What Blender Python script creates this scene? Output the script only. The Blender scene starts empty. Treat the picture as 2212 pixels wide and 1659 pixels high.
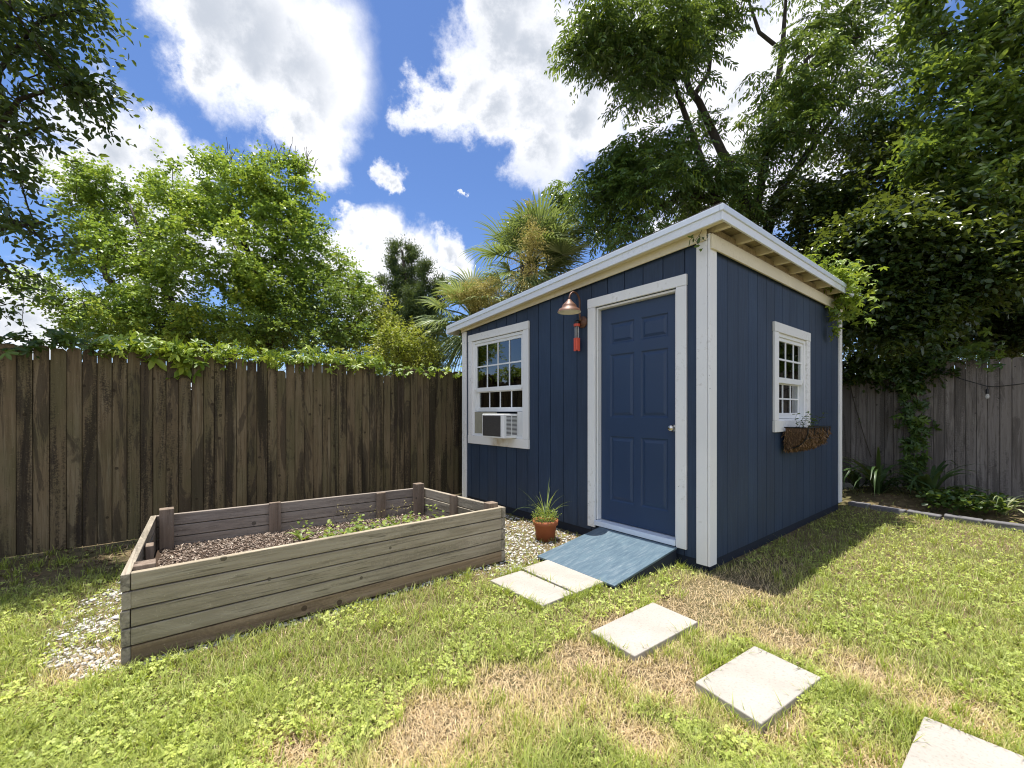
import bpy, math, random
import numpy as np
from mathutils import Vector, Matrix
R = math.radians
rng = np.random.RandomState(7); random.seed(7)
sc = bpy.context.scene
col = sc.collection

# ------------------------------------------------------------------ yard frame
CX, CY = 1.526, 3.325                       # front right corner of the shed on the ground
ANG = R(-51.0)
EX = np.array([math.cos(ANG), math.sin(ANG)]); EY = np.array([-math.sin(ANG), math.cos(ANG)])
def W2(x, y): return np.array([CX, CY]) + x*EX + y*EY
def W(x, y, z=0.0): p = W2(x, y); return (float(p[0]), float(p[1]), z)
F_, PX, HZ, HC = 925.0, 1106.0, 890.0, 1.25
def at(px, py, Y):                           # a point at depth Y seen at photo coordinates
    return np.array([(px-PX)/F_*Y, Y, HC+(HZ-py)/F_*Y])

# ------------------------------------------------------------------ object helpers
def tag(o, label=None, cat=None, group=None, kind=None):
    if label: o['label'] = label
    if cat: o['category'] = cat
    if group: o['group'] = group
    if kind: o['kind'] = kind
    return o
def thing(name, label, cat, loc=(0,0,0), rz=0.0, group=None):
    o = bpy.data.objects.new(name, None); col.objects.link(o)
    o.location = loc; o.rotation_euler = (0,0,rz); o.empty_display_size = .1
    return tag(o, label, cat, group)
def link(name, me, mat, parent=None):
    o = bpy.data.objects.new(name, me); col.objects.link(o)
    if mat is not None and not me.materials:
        for m in (mat if isinstance(mat, (list, tuple)) else [mat]): me.materials.append(m)
    if parent is not None: o.parent = parent
    return o
class MB:
    def __init__(s): s.v = []; s.f = []; s.mi = []; s.m = 0; s.smooth = False
    def add(s, vs, fs):
        n = len(s.v); s.v += [tuple(map(float, p)) for p in vs]
        s.f += [tuple(i+n for i in f) for f in fs]; s.mi += [s.m]*len(fs)
    def box(s, x0, x1, y0, y1, z0, z1, M=None):
        vs = [(x0,y0,z0),(x1,y0,z0),(x1,y1,z0),(x0,y1,z0),(x0,y0,z1),(x1,y0,z1),(x1,y1,z1),(x0,y1,z1)]
        if M is not None: vs = [M @ Vector(p) for p in vs]
        s.add(vs, [(3,2,1,0),(4,5,6,7),(0,1,5,4),(1,2,6,5),(2,3,7,6),(3,0,4,7)])
    def hexa(s, b, t):                      # bottom quad, top quad (ccw from above)
        s.add(list(b)+list(t), [(3,2,1,0),(4,5,6,7),(0,1,5,4),(1,2,6,5),(2,3,7,6),(3,0,4,7)])
    def bar(s, p, q, w, h, up=(0,0,1)):      # box beam from p to q
        p = Vector(p); q = Vector(q); d = (q-p).normalized(); u = Vector(up)
        sd = d.cross(u).normalized(); u = sd.cross(d)
        c = lambda o: [o+sd*a*w/2+u*b*h/2 for a, b in ((-1,-1),(1,-1),(1,1),(-1,1))]
        s.add(c(p)+c(q), [(3,2,1,0),(4,5,6,7),(0,1,5,4),(1,2,6,5),(2,3,7,6),(3,0,4,7)])
    def prism(s, pts, off):                  # polygon extruded by vector
        n = len(pts); o = Vector(off)
        s.add(list(pts)+[Vector(p)+o for p in pts], [tuple(range(n))[::-1], tuple(range(n,2*n))]+[(i,(i+1)%n,(i+1)%n+n,i+n) for i in range(n)])
    def tube(s, pts, rad, k=8, cap=True):
        pts = [Vector(p) for p in pts]; n = len(pts)
        if not hasattr(rad, '__len__'): rad = [rad]*n
        vs = []; ref = None
        for i in range(n):
            d = (pts[min(i+1,n-1)]-pts[max(i-1,0)])
            d = d.normalized() if d.length > 1e-9 else Vector((0,0,1))
            if ref is None: ref = d.orthogonal().normalized()
            ref = (ref-d*ref.dot(d)); ref = ref.normalized() if ref.length > 1e-6 else d.orthogonal().normalized()
            b = d.cross(ref)
            vs += [pts[i]+(ref*math.cos(2*math.pi*j/k)+b*math.sin(2*math.pi*j/k))*rad[i] for j in range(k)]
        fs = [(i*k+j, i*k+(j+1)%k, (i+1)*k+(j+1)%k, (i+1)*k+j) for i in range(n-1) for j in range(k)]
        if cap: fs += [tuple(range(k))[::-1], tuple(range((n-1)*k, n*k))]
        s.add(vs, fs)
    def lathe(s, prof, c=(0,0,0), k=24, M=None):   # prof: (r,z) list
        vs = []
        for r, z in prof:
            vs += [Vector((c[0]+r*math.cos(2*math.pi*j/k), c[1]+r*math.sin(2*math.pi*j/k), c[2]+z)) for j in range(k)]
        if M is not None: vs = [M @ v for v in vs]
        n = len(prof)
        s.add(vs, [(i*k+j, i*k+(j+1)%k, (i+1)*k+(j+1)%k, (i+1)*k+j) for i in range(n-1) for j in range(k)])
    def build(s, name, mat, parent=None, bevel=0, smooth=False):
        me = bpy.data.meshes.new(name); me.from_pydata(s.v, [], s.f); me.update()
        for m in (mat if isinstance(mat, (list, tuple)) else [mat]): me.materials.append(m)
        if isinstance(mat, (list, tuple)) and len(mat) > 1: me.polygons.foreach_set('material_index', s.mi)
        if smooth: me.polygons.foreach_set('use_smooth', [True]*len(me.polygons))
        o = link(name, me, None, parent)
        if bevel:
            b = o.modifiers.new('edge', 'BEVEL'); b.width = bevel; b.segments = 2; b.limit_method = 'ANGLE'
        return o

def np_mesh(name, V, Fq, mat, parent=None, tint=None, colr=None, smooth=False):
    """V (N,3); Fq (M,k) face indices; tint (M,) per face; colr (N,4) per vertex"""
    me = bpy.data.meshes.new(name); V = np.asarray(V, np.float32); Fq = np.asarray(Fq, np.int32)
    M, k = Fq.shape
    me.vertices.add(len(V)); me.vertices.foreach_set('co', V.ravel())
    me.loops.add(M*k); me.loops.foreach_set('vertex_index', Fq.ravel())
    me.polygons.add(M); me.polygons.foreach_set('loop_start', np.arange(0, M*k, k, dtype=np.int32))
    me.polygons.foreach_set('loop_total', np.full(M, k, np.int32))
    if smooth: me.polygons.foreach_set('use_smooth', np.ones(M, bool))
    me.update(calc_edges=True)
    if tint is not None:
        a = me.attributes.new('tint', 'FLOAT', 'FACE'); a.data.foreach_set('value', np.asarray(tint, np.float32))
    if colr is not None:
        a = me.attributes.new('col', 'FLOAT_COLOR', 'POINT'); a.data.foreach_set('color', np.asarray(colr, np.float32).ravel())
    return link(name, me, mat, parent)

# ------------------------------------------------------------------ materials
class NT:
    def __init__(s, name):
        s.m = bpy.data.materials.new(name); s.m.use_nodes = True; s.t = s.m.node_tree; s.t.nodes.clear()
        s.out = s.t.nodes.new('ShaderNodeOutputMaterial')
    def n(s, typ, ins=None, **kw):
        nd = s.t.nodes.new('ShaderNode'+typ)
        for k, v in kw.items(): setattr(nd, k, v)
        for k, v in (ins or {}).items(): s.set(nd, k, v)
        return nd
    def set(s, nd, k, v):
        i = nd.inputs[k]
        if hasattr(v, 'is_linked') or isinstance(v, bpy.types.NodeSocket): s.t.links.new(v, i)
        elif isinstance(v, bpy.types.Node): s.t.links.new(v.outputs[0], i)
        else: i.default_value = v
    def ramp(s, fac, stops, interp='LINEAR'):
        nd = s.n('ValToRGB', {'Fac': fac}); e = nd.color_ramp.elements; nd.color_ramp.interpolation = interp
        while len(e) < len(stops): e.new(0.5)
        for el, (p, c) in zip(e, stops):
            el.position = p; el.color = (*c, 1) if len(c) == 3 else c
        return nd.outputs['Color']
    def mix(s, fac, a, b, bt='MIX'):
        nd = s.n('Mix', data_type='RGBA', blend_type=bt)
        for k, v in ((0, fac), (6, a), (7, b)):
            if isinstance(v, tuple) and len(v) == 3: v = (*v, 1)
            s.set(nd, k, v)
        return nd.outputs[2]
    def math(s, op, a, b=0.0, c=None, clamp=False):
        nd = s.n('Math', operation=op, use_clamp=clamp); s.set(nd, 0, a); s.set(nd, 1, b)
        if c is not None: s.set(nd, 2, c)
        return nd.outputs[0]
    def coord(s, scale=(1,1,1), kind='Object', loc=(0,0,0)):
        tc = s.n('TexCoord'); mp = s.n('Mapping', {'Vector': tc.outputs[kind], 'Scale': scale, 'Location': loc}); return mp.outputs[0]
    def noise(s, vec, scale=5., detail=4., rough=.55, dist=0.):
        return s.n('TexNoise', {'Vector': vec, 'Scale': scale, 'Detail': detail, 'Roughness': rough, 'Distortion': dist}).outputs['Fac']
    def remap(s, v, a, b, c=0., d=1.):
        return s.n('MapRange', {'Value': v, 'From Min': a, 'From Max': b, 'To Min': c, 'To Max': d}).outputs[0]
    def bsdf(s, color, rough=.6, spec=.4, bump=None, bstr=.3, bdist=.005, **kw):
        if isinstance(color, tuple) and len(color) == 3: color = (*color, 1)
        p = s.n('BsdfPrincipled', {'Base Color': color, 'Roughness': rough, 'Specular IOR Level': spec})
        for k, v in kw.items(): s.set(p, k.replace('_', ' '), v)
        if bump is not None:
            b = s.n('Bump', {'Height': bump, 'Strength': bstr, 'Distance': bdist}); s.set(p, 'Normal', b.outputs[0])
        return p.outputs[0]
    def done(s, sh): s.t.links.new(sh, s.out.inputs['Surface']); return s.m

def paint(name, c, rough=.55, grain='z', spec=.4, dirt=.25, dirt_col=(.25,.22,.16), bstr=.25, var=.12, knots=0., isl=0., gv=.0):
    t = NT(name)
    sca = {'z': (60,60,3), 'x': (3,60,60), 'y': (60,3,60)}[grain]
    g = t.noise(t.coord(sca), 1.0, 6, .6, .4)
    big = t.noise(t.coord((2.1,2.1,1.3)), 1.0, 5, .6)
    fine = t.noise(t.coord((30,30,30)), 1.0, 4, .7)
    c1 = t.mix(t.remap(big, .3, .75), tuple(x*(1-var) for x in c), tuple(min(1,x*(1+var)) for x in c))
    msk = t.math('MULTIPLY', t.remap(t.math('MULTIPLY', big, fine), .30, .46), dirt)
    c1 = t.mix(t.math('MULTIPLY', t.n('NewGeometry').outputs['Random Per Island'], isl), c1, tuple(x*.55+.012 for x in c))
    c1 = t.mix(t.math('MULTIPLY', t.remap(g, .45, .7), gv), c1, tuple(min(1,x*1.5+.01) for x in c))
    c2 = t.mix(msk, c1, dirt_col)
    if knots:
        vo = t.n('TexVoronoi', {'Vector': t.coord((9,9,9)), 'Scale': 1.0}); k = t.math('LESS_THAN', vo.outputs['Distance'], .045)
        c2 = t.mix(t.math('MULTIPLY', k, knots), c2, (.06,.05,.04))
    return t.done(t.bsdf(c2, rough, spec, g, bstr, .003))

def simple(name, c, rough=.5, metal=0., spec=.5, var=.15, scale=20., bstr=.1):
    t = NT(name); n = t.noise(t.coord((scale,)*3), 1.0, 5, .6)
    cc = t.mix(n, tuple(x*(1-var) for x in c), tuple(min(1,x*(1+var)) for x in c))
    return t.done(t.bsdf(cc, rough, spec, n, bstr, .002, Metallic=metal))

def weathered(name, grain, base, dark, light, mould=.5, green=0., scale=1.0, rnd=True, mcol=(.012,.009,.007), fleck=.4):
    """grey timber: long grain, board to board variation, blotches of mould"""
    t = NT(name)
    st = {'z': (38,38,1.6), 'x': (1.6,38,38), 'y': (38,1.6,38)}[grain]
    st2 = {'z': (9,9,.55), 'x': (.9,9,9), 'y': (9,.9,9)}[grain]
    isl = t.n('NewGeometry').outputs['Random Per Island'] if rnd else .5
    off = t.n('CombineXYZ', {0: t.math('MULTIPLY', isl, 13.7), 1: t.math('MULTIPLY', isl, 7.1), 2: t.math('MULTIPLY', isl, 29.3)})
    def v(s): return t.n('VectorMath', {0: t.coord(tuple(a*scale for a in s)), 1: off.outputs[0]}, operation='ADD').outputs[0]
    g = t.noise(v(st), 1.0, 8, .65, .6)
    s2 = t.noise(v(st2), 1.0, 6, .6, .3)
    fine = t.noise(v((70,70,70)), 1.0, 4, .7)
    c = t.ramp(t.remap(g, .25, .75), [(0, dark), (.45, base), (1, light)])
    c = t.mix(t.remap(isl, 0, 1, 0, .6), c, tuple(x*.5 for x in base)); c = t.mix(t.math('MULTIPLY', t.math('FRACT', t.math('MULTIPLY', isl, 7.31)), .45), c, tuple(min(1,x*1.25) for x in base))
    if green: c = t.mix(t.math('MULTIPLY', t.remap(t.noise(v((2.3,2.3,1.2)), 1., 4, .6), .42, .62), green), c, (.075,.075,.03))
    m = t.math('MULTIPLY', t.remap(t.math('ADD', t.math('MULTIPLY', s2, .75), t.math('MULTIPLY', fine, .3)), .545, .60), mould)
    c = t.mix(m, c, mcol)
    c = t.mix(t.math('MULTIPLY', t.remap(t.noise(v(tuple(a*1.9 for a in st)), 1.0, 3, .7, .8), .56, .68), fleck), c, mcol)
    blot = t.noise(v(tuple(a*.45+.5 for a in st2)), 1.0, 7, .72, 1.2)
    c = t.mix(t.math('MULTIPLY', t.remap(blot, .53, .57), mould*.8), c, tuple(x*2.0 for x in mcol))
    c = t.mix(t.math('MULTIPLY', t.remap(fine, .62, .75), .35), c, tuple(min(1,x*1.7) for x in light))
    kn = t.n('TexVoronoi', {'Vector': v((5.5,5.5,5.5)), 'Scale': 1.0}).outputs['Distance']
    c = t.mix(t.math('MULTIPLY', t.math('LESS_THAN', kn, .085), .75), c, tuple(x*.35 for x in dark))
    h = t.math('ADD', g, t.math('MULTIPLY', fine, .3))
    return t.done(t.bsdf(c, .85, .2, h, .55, .006))

def leafmat(name, stops, rough=.42, trans=.35, tcol=None, spec=.45, gain=1.35):
    """stops: colours picked by the leaf's own tint"""
    stops = [(p, tuple(x*gain for x in c)) for p, c in stops]
    t = NT(name); a = t.n('Attribute', attribute_name='tint')
    c = t.ramp(a.outputs['Fac'], stops)
    n = t.noise(t.coord((3,3,3)), 1.0, 3, .6)
    c = t.mix(t.remap(n, .3, .7, .0, .3), c, tuple(x*.55 for x in stops[0][1]))
    p = t.bsdf(c, rough, spec)
    tc = t.mix(.5, c, (.30,.36,.03)) if tcol is None else t.mix(.6, c, tcol)
    tr = t.n('BsdfTranslucent', {'Color': tc})
    mx = t.n('MixShader', {0: trans, 1: p, 2: tr.outputs[0]})
    return t.done(mx.outputs[0])

M = {}
M['blue'] = paint('blue_paint_siding', (.024,.044,.084), .6, 'z', .35, .35, (.05,.07,.085), .8, .22, .0, .5, .30)
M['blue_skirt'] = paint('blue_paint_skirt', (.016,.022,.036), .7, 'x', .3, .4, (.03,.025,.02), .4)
M['door_blue'] = paint('blue_paint_door', (.019,.043,.098), .42, 'z', .45, .08, (.05,.07,.1), .08, .06)
M['white'] = paint('white_paint_upright', (.77,.77,.755), .55, 'z', .4, .6, (.34,.31,.24), .35, .06, .5)
M['white_h'] = paint('white_paint_board', (.77,.77,.75), .55, 'x', .4, .55, (.36,.33,.25), .35, .06, .4)
M['white_y'] = paint('white_paint_eave', (.72,.72,.69), .55, 'y', .4, .3, (.36,.33,.25), .35, .06, .3)
M['white_cool'] = paint('white_paint_cool', (.74,.78,.83), .5, 'x', .4, .35, (.40,.40,.38), .3, .05, .3)
M['cream'] = paint('cream_paint', (.70,.64,.47), .6, 'x', .35, .4, (.40,.33,.19), .35, .08)
M['cream_y'] = paint('cream_paint_side', (.70,.64,.47), .6, 'y', .35, .45, (.40,.33,.19), .35, .08)
M['vinyl'] = simple('white_vinyl', (.78,.79,.78), .35, 0, .5, .03, 8, .03)
M['drip'] = simple('white_metal_edge', (.66,.73,.82), .35, .0, .6, .06, 6, .05)
M['iron'] = simple('black_iron', (.015,.014,.013), .5, .3, .5, .2)
M['chrome'] = simple('satin_nickel', (.62,.58,.52), .22, 1., .5, .05)
M['copper'] = simple('copper_lamp', (.13,.06,.035), .5, .2, .5, .25, 30, .1)
M['lampwhite'] = simple('white_enamel', (.75,.72,.66), .4, 0, .5, .05)
M['red'] = simple('red_enamel', (.66,.085,.04), .4, 0, .5, .15, 40)
M['black'] = simple('black_plastic', (.012,.012,.013), .4)
M['grill'] = simple('grey_coil_grille', (.085,.08,.075), .6, .3, .4, .3, 60)
M['terra'] = simple('terracotta', (.36,.115,.05), .7, 0, .3, .2, 14, .2)
M['soil'] = simple('dark_soil', (.05,.034,.024), .95, 0, .1, .5, 40, .8)
M['bark'] = weathered('tree_bark', 'z', (.075,.062,.05), (.03,.024,.02), (.15,.13,.105), .25, .25, .8, False)
M['bark_dark'] = weathered('dark_bark', 'z', (.04,.033,.027), (.018,.014,.012), (.085,.07,.06), .2, .2, .8, False)
M['fence'] = weathered('mouldy_fence_wood', 'z', (.150,.110,.062), (.072,.050,.027), (.265,.22,.14), .74, .5)
M['fence_grey'] = weathered('grey_fence_wood', 'z', (.21,.185,.165), (.11,.094,.08), (.34,.31,.28), .45, .06)
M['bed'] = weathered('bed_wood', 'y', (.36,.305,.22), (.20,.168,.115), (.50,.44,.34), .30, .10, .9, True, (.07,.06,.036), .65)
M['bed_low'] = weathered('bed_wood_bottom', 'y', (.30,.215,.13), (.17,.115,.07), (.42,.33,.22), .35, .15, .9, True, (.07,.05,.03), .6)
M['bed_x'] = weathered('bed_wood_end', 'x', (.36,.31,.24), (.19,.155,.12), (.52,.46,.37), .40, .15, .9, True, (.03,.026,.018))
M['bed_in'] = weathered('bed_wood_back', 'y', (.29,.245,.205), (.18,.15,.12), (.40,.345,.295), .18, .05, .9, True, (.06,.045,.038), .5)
M['bedpost'] = weathered('bed_post_wood', 'z', (.22,.165,.125), (.12,.085,.06), (.32,.255,.20), .2, .1, .9)
M['coir'] = simple('coir_fibre', (.105,.065,.038), .95, 0, .1, .7, 45, 1.0)
M['stone'] = simple('grey_edging_stone', (.14,.135,.14), .9, 0, .2, .35, 14, .6)
M['interior'] = simple('dark_room', (.05,.05,.05), .9)
M['curtain'] = simple('curtain_cloth', (.16,.19,.17), .9)

# glass: clear pane with the reflection of the yard
t = NT('window_glass'); g = t.n('BsdfGlossy', {'Color': (1,1,1,1), 'Roughness': .0}); tr = t.n('BsdfTransparent', {'Color': (.62,.70,.68,1)})
fr = t.n('Fresnel', {'IOR': 1.55}); fac = t.math('MULTIPLY_ADD', fr.outputs[0], 1.5, .05, True)
M['glass'] = t.done(t.n('MixShader', {0: fac, 1: tr.outputs[0], 2: g.outputs[0]}).outputs[0])

# blue worn ramp paint
t = NT('worn_blue_ramp_paint'); g = t.noise(t.coord((5,1.1,8)), 5., 6, .6, 1.2); s = t.noise(t.coord((46,2.0,46)), 1., 8, .75, .25)
c = t.ramp(t.remap(s, .3, .72), [(0,(.048,.082,.118)), (.5,(.078,.122,.158)), (.75,(.125,.168,.20)), (1,(.24,.28,.30))])
c = t.mix(t.math('MULTIPLY', t.remap(g, .5, .66), .6), c, (.10,.155,.19))
M['ramp'] = t.done(t.bsdf(c, .5, .4, s, .35, .004))

# concrete paver
t = NT('pale_concrete'); big = t.noise(t.coord((4,4,4)), 1., 5, .6); f = t.noise(t.coord((90,90,90)), 1., 4, .7)
c = t.mix(t.remap(big, .3, .7), (.315,.288,.25), (.385,.355,.315)); c = t.mix(t.math('MULTIPLY', t.remap(f, .52, .68), .4), c, (.17,.145,.12))
sc_ = t.noise(t.coord((12,1.5,4)), 1., 5, .6, 1.5); c = t.mix(t.math('MULTIPLY', t.remap(sc_, .64, .72), .35), c, (.18,.155,.13))
M['paver'] = t.done(t.bsdf(c, .85, .25, f, .4, .003))

# roof shingles
t = NT('roof_shingle'); f = t.noise(t.coord((60,60,60)), 1., 4, .7)
M['shingle'] = t.done(t.bsdf(t.mix(f, (.05,.047,.045), (.16,.15,.14)), .95, .1, f, .6, .004))

# vertex colour material for grass, clover, shells, chips
def vcol(name, rough=.55, trans=.3, spec=.35, tmul=(1.,1.,1.)):
    t = NT(name); a = t.n('Attribute', attribute_name='col')
    p = t.bsdf(a.outputs['Color'], rough, spec)
    if trans:
        tr = t.n('BsdfTranslucent', {'Color': t.mix(1.0, a.outputs['Color'], tmul, 'MULTIPLY')})
        p = t.n('MixShader', {0: trans, 1: p, 2: tr.outputs[0]}).outputs[0]
    return t.done(p)
M['grass'] = vcol('grass_blades', .5, .35, .35, (1.15,1.1,.7))
M['clover'] = vcol('clover_leaf', .5, .35, .35, (1.1,1.15,.6))
M['chips'] = vcol('chips', .9, 0, .15)
M['shell'] = vcol('white_shell', .7, 0, .35)

# leaves
M['lf_tallow'] = leafmat('leaf_light_green', [(0,(.045,.085,.016)), (.5,(.095,.145,.022)), (.85,(.17,.21,.028)), (1,(.26,.25,.035))], .42, .42, gain=2.7, spec=.5)
M['lf_bush'] = leafmat('leaf_mid_green', [(0,(.03,.065,.014)), (.6,(.07,.115,.02)), (1,(.14,.17,.026))], .45, .36, gain=2.2)
M['lf_bush_y'] = leafmat('leaf_yellow_green', [(0,(.075,.11,.016)), (.5,(.17,.19,.026)), (1,(.33,.31,.04))], .45, .4, gain=1.6)
M['lf_cedar'] = leafmat('leaf_cedar', [(0,(.026,.05,.018)), (.6,(.05,.085,.028)), (1,(.085,.11,.04))], .6, .2, gain=1.7)
M['lf_pinnate'] = leafmat('leaf_pinnate', [(0,(.022,.052,.016)), (.6,(.045,.085,.02)), (.9,(.085,.14,.022)), (1,(.17,.23,.025))], .26, .34, gain=2.1, spec=.7)
M['lf_dark'] = leafmat('leaf_dark_vine', [(0,(.014,.03,.010)), (.6,(.03,.055,.014)), (.93,(.06,.085,.02)), (1,(.14,.17,.03))], .34, .3)
M['lf_bright'] = leafmat('leaf_broad', [(0,(.028,.056,.014)), (.6,(.055,.095,.018)), (.85,(.12,.17,.022)), (1,(.24,.29,.03))], .26, .40, gain=2.2, spec=.7)
M['lf_near'] = leafmat('leaf_oak', [(0,(.018,.042,.018)), (.6,(.035,.07,.022)), (.9,(.07,.11,.022)), (1,(.17,.22,.03))], .35, .35)
M['lf_vine'] = leafmat('leaf_creeper', [(0,(.09,.15,.018)), (.5,(.17,.25,.025)), (1,(.30,.36,.04))], .42, .42)
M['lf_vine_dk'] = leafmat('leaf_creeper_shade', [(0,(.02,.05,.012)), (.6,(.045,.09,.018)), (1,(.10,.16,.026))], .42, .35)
M['lf_palm'] = leafmat('palm_frond', [(0,(.045,.068,.024)), (.6,(.095,.122,.048)), (1,(.21,.23,.11))], .38, .34, gain=2.5)
M['lf_gold'] = leafmat('palm_blossom', [(0,(.26,.22,.06)), (.6,(.44,.37,.11)), (1,(.60,.52,.2))], .7, .25, (.4,.36,.1))
M['lf_strap'] = leafmat('strap_leaf', [(0,(.02,.045,.014)), (.7,(.04,.075,.022)), (1,(.08,.12,.04))], .4, .2, gain=1.25)
M['lf_stripe'] = leafmat('striped_leaf', [(0,(.07,.11,.035)), (.5,(.16,.20,.09)), (1,(.42,.43,.27))], .4, .3)
M['lf_pot'] = leafmat('pot_plant_leaf', [(0,(.09,.14,.03)), (.6,(.17,.23,.04)), (1,(.30,.34,.06))], .45, .38)

# ------------------------------------------------------------------ ground
def l2w(a): return np.array([CX, CY]) + a[:, :1]*EX + a[:, 1:2]*EY
def w2l(p):
    d = p-np.array([CX, CY]); return np.stack([d@EX, d@EY], -1)
def sstep(x, a, b):
    t = np.clip((x-a)/(b-a), 0, 1); return t*t*(3-2*t)
def vnoise(p, s, seed=0):
    """smooth value noise on the ground plane"""
    q = p/s; i = np.floor(q).astype(int); f = q-i; f = f*f*(3-2*f)
    def hsh(a, b):
        n = (a*374761393+b*668265263+seed*1442695) & 0x7fffffff
        n = ((n ^ (n >> 13))*1274126177) & 0x7fffffff
        return ((n ^ (n >> 16)) & 0xffff)/65535.
    a = hsh(i[:,0], i[:,1]); b = hsh(i[:,0]+1, i[:,1]); c = hsh(i[:,0], i[:,1]+1); d = hsh(i[:,0]+1, i[:,1]+1)
    return (a*(1-f[:,0])+b*f[:,0])*(1-f[:,1])+(c*(1-f[:,0])+d*f[:,0])*f[:,1]
def fbm(p, s, seed=0): return .5*vnoise(p,s,seed)+.3*vnoise(p,s*.47,seed+1)+.2*vnoise(p,s*.21,seed+2)
def gheight(p):
    l = w2l(p)
    h = .13*sstep(l[:,1], 3.72, 4.5)*sstep(l[:,0], -.6, .1)
    return h + .022*(fbm(p, .6, 3)-.5)
BROWN = [(1.40,3.0,.30),(1.10,2.62,.26),(.62,2.45,.24),(.34,2.15,.17),(-.05,1.98,.15),(1.02,1.76,.24),(.5,1.62,.14),(1.7,2.05,.26),(-.8,1.58,.2),
         (1.62,3.1,.22),(1.5,2.35,.24),(.75,1.95,.26),(1.8,1.75,.25),(.2,2.9,.2),(-2.05,2.1,.24),(-2.35,1.75,.16),(-.35,1.72,.22),(1.25,1.45,.2)]
def brown(p):
    b = np.zeros(len(p))
    for x, y, r in BROWN: r *= .82; b = np.maximum(b, np.exp(-((p[:,0]-x)**2+(p[:,1]-y)**2)/(r*r)))
    b = b*.95 + .62*(fbm(p, .30, 11)-.65)
    l = w2l(p)
    b += .5*sstep(l[:,1], 1.3, .2)*sstep(l[:,0], -.05, .15)*sstep(l[:,0], .75, .3)
    return np.clip(b, 0, 1)
GRAV = [(-2.42,2.50,.24),(-2.62,2.85,.24),(-2.22,2.22,.17),(-2.75,3.1,.15),(-2.02,2.10,.12)]
def gravel(p):
    l = w2l(p); g = np.zeros(len(p))
    for x, y, r in GRAV: g = np.maximum(g, np.exp(-((p[:,0]-x)**2+(p[:,1]-y)**2)/(r*r)))
    g = np.maximum(g, 1.25*sstep(l[:,1], -1.15, -.95)*sstep(l[:,1], .1, -.0)*sstep(l[:,0], -1.0, -1.22)*sstep(l[:,0], -3.6, -3.3))
    g = np.maximum(g, 1.0*sstep(l[:,0], -1.23, -1.21)*sstep(l[:,0], -1.10, -1.165)*sstep(l[:,1],-3.6,-3.3)*sstep(l[:,1], -.6, -.9))
    g = np.maximum(g, .8*sstep(l[:,0], -1.28, -1.2)*sstep(l[:,0], -.86, -.98)*sstep(l[:,1],-1.6,-1.2)*sstep(l[:,1], -.3, -.5))
    return np.clip(g*1.1+.7*(fbm(p, .3, 23)-.5), 0, 1)
PAV = [[(-.905,-1.136),(-.335,-1.140),(-.340,-.850),(-.912,-.850)], [(-.885,-1.452),(-.338,-1.445),(-.345,-1.154),(-.880,-1.158)],
       [(.060,-1.455),(.358,-1.470),(.380,-.892),(.078,-.880)], [(.650,-1.435),(.945,-1.490),(.995,-.955),(.690,-.905)], [(1.325,-1.42),(1.63,-1.43),(1.632,-.935),(1.332,-.940)]]
BEDQ = [(-1.195,-3.41),(-1.195,-1.105),(-2.50,-1.20),(-2.66,-3.33)]
def inpoly(l, q, m=0.):
    q = np.array(q); c = q.mean(0); q = c+(q-c)*(1+m); r = np.zeros(len(l), bool); j = len(q)-1
    for i in range(len(q)):
        a, b = q[i], q[j]
        r ^= ((a[1] > l[:,1]) != (b[1] > l[:,1])) & (l[:,0] < (b[0]-a[0])*(l[:,1]-a[1])/(b[1]-a[1]+1e-12)+a[0]); j = i
    return r
def free(p):
    l = w2l(p); ok = (l[:,0] > -3.86) & (l[:,1] < 5.15)
    ok &= ~((l[:,0] < .03) & (l[:,0] > -3.55) & (l[:,1] > -.04) & (l[:,1] < 3.5))
    ok &= ~((l[:,0] < -.23) & (l[:,0] > -1.07) & (l[:,1] > -.87) & (l[:,1] < .05))
    for q in PAV: ok &= ~inpoly(l, q)
    ok &= ~inpoly(l, BEDQ)
    return ok

u = np.sign(np.linspace(-1,1,181))*(np.abs(np.linspace(-1,1,181))**3)*150+np.linspace(-1,1,181)*9
gx, gy = np.meshgrid(u, u+3, indexing='ij'); P = np.stack([gx.ravel(), gy.ravel()], -1)
V = np.column_stack([P, gheight(P)]); n = len(u)
I = np.arange(n*n).reshape(n, n); Fq = np.stack([I[:-1,:-1], I[1:,:-1], I[1:,1:], I[:-1,1:]], -1).reshape(-1, 4)
t = NT('ground_soil'); co = t.coord()
big = t.noise(co, .9, 6, .6); f1 = t.noise(co, 14., 6, .65); f2 = t.noise(co, 70., 4, .7)
c = t.ramp(t.remap(f1, .28, .72), [(0,(.075,.055,.033)), (.5,(.16,.12,.068)), (1,(.28,.215,.125))])
c = t.mix(t.math('MULTIPLY', t.remap(big, .42, .6), .5), c, (.07,.085,.025))
c = t.mix(t.math('MULTIPLY', t.remap(f2, .6, .75), .4), c, (.22,.18,.11))
M['ground'] = t.done(t.bsdf(c, .95, .1, t.math('ADD', f1, f2), .8, .02))
g = np_mesh('ground', V, Fq, M['ground'], smooth=True); tag(g, kind='structure')

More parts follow.
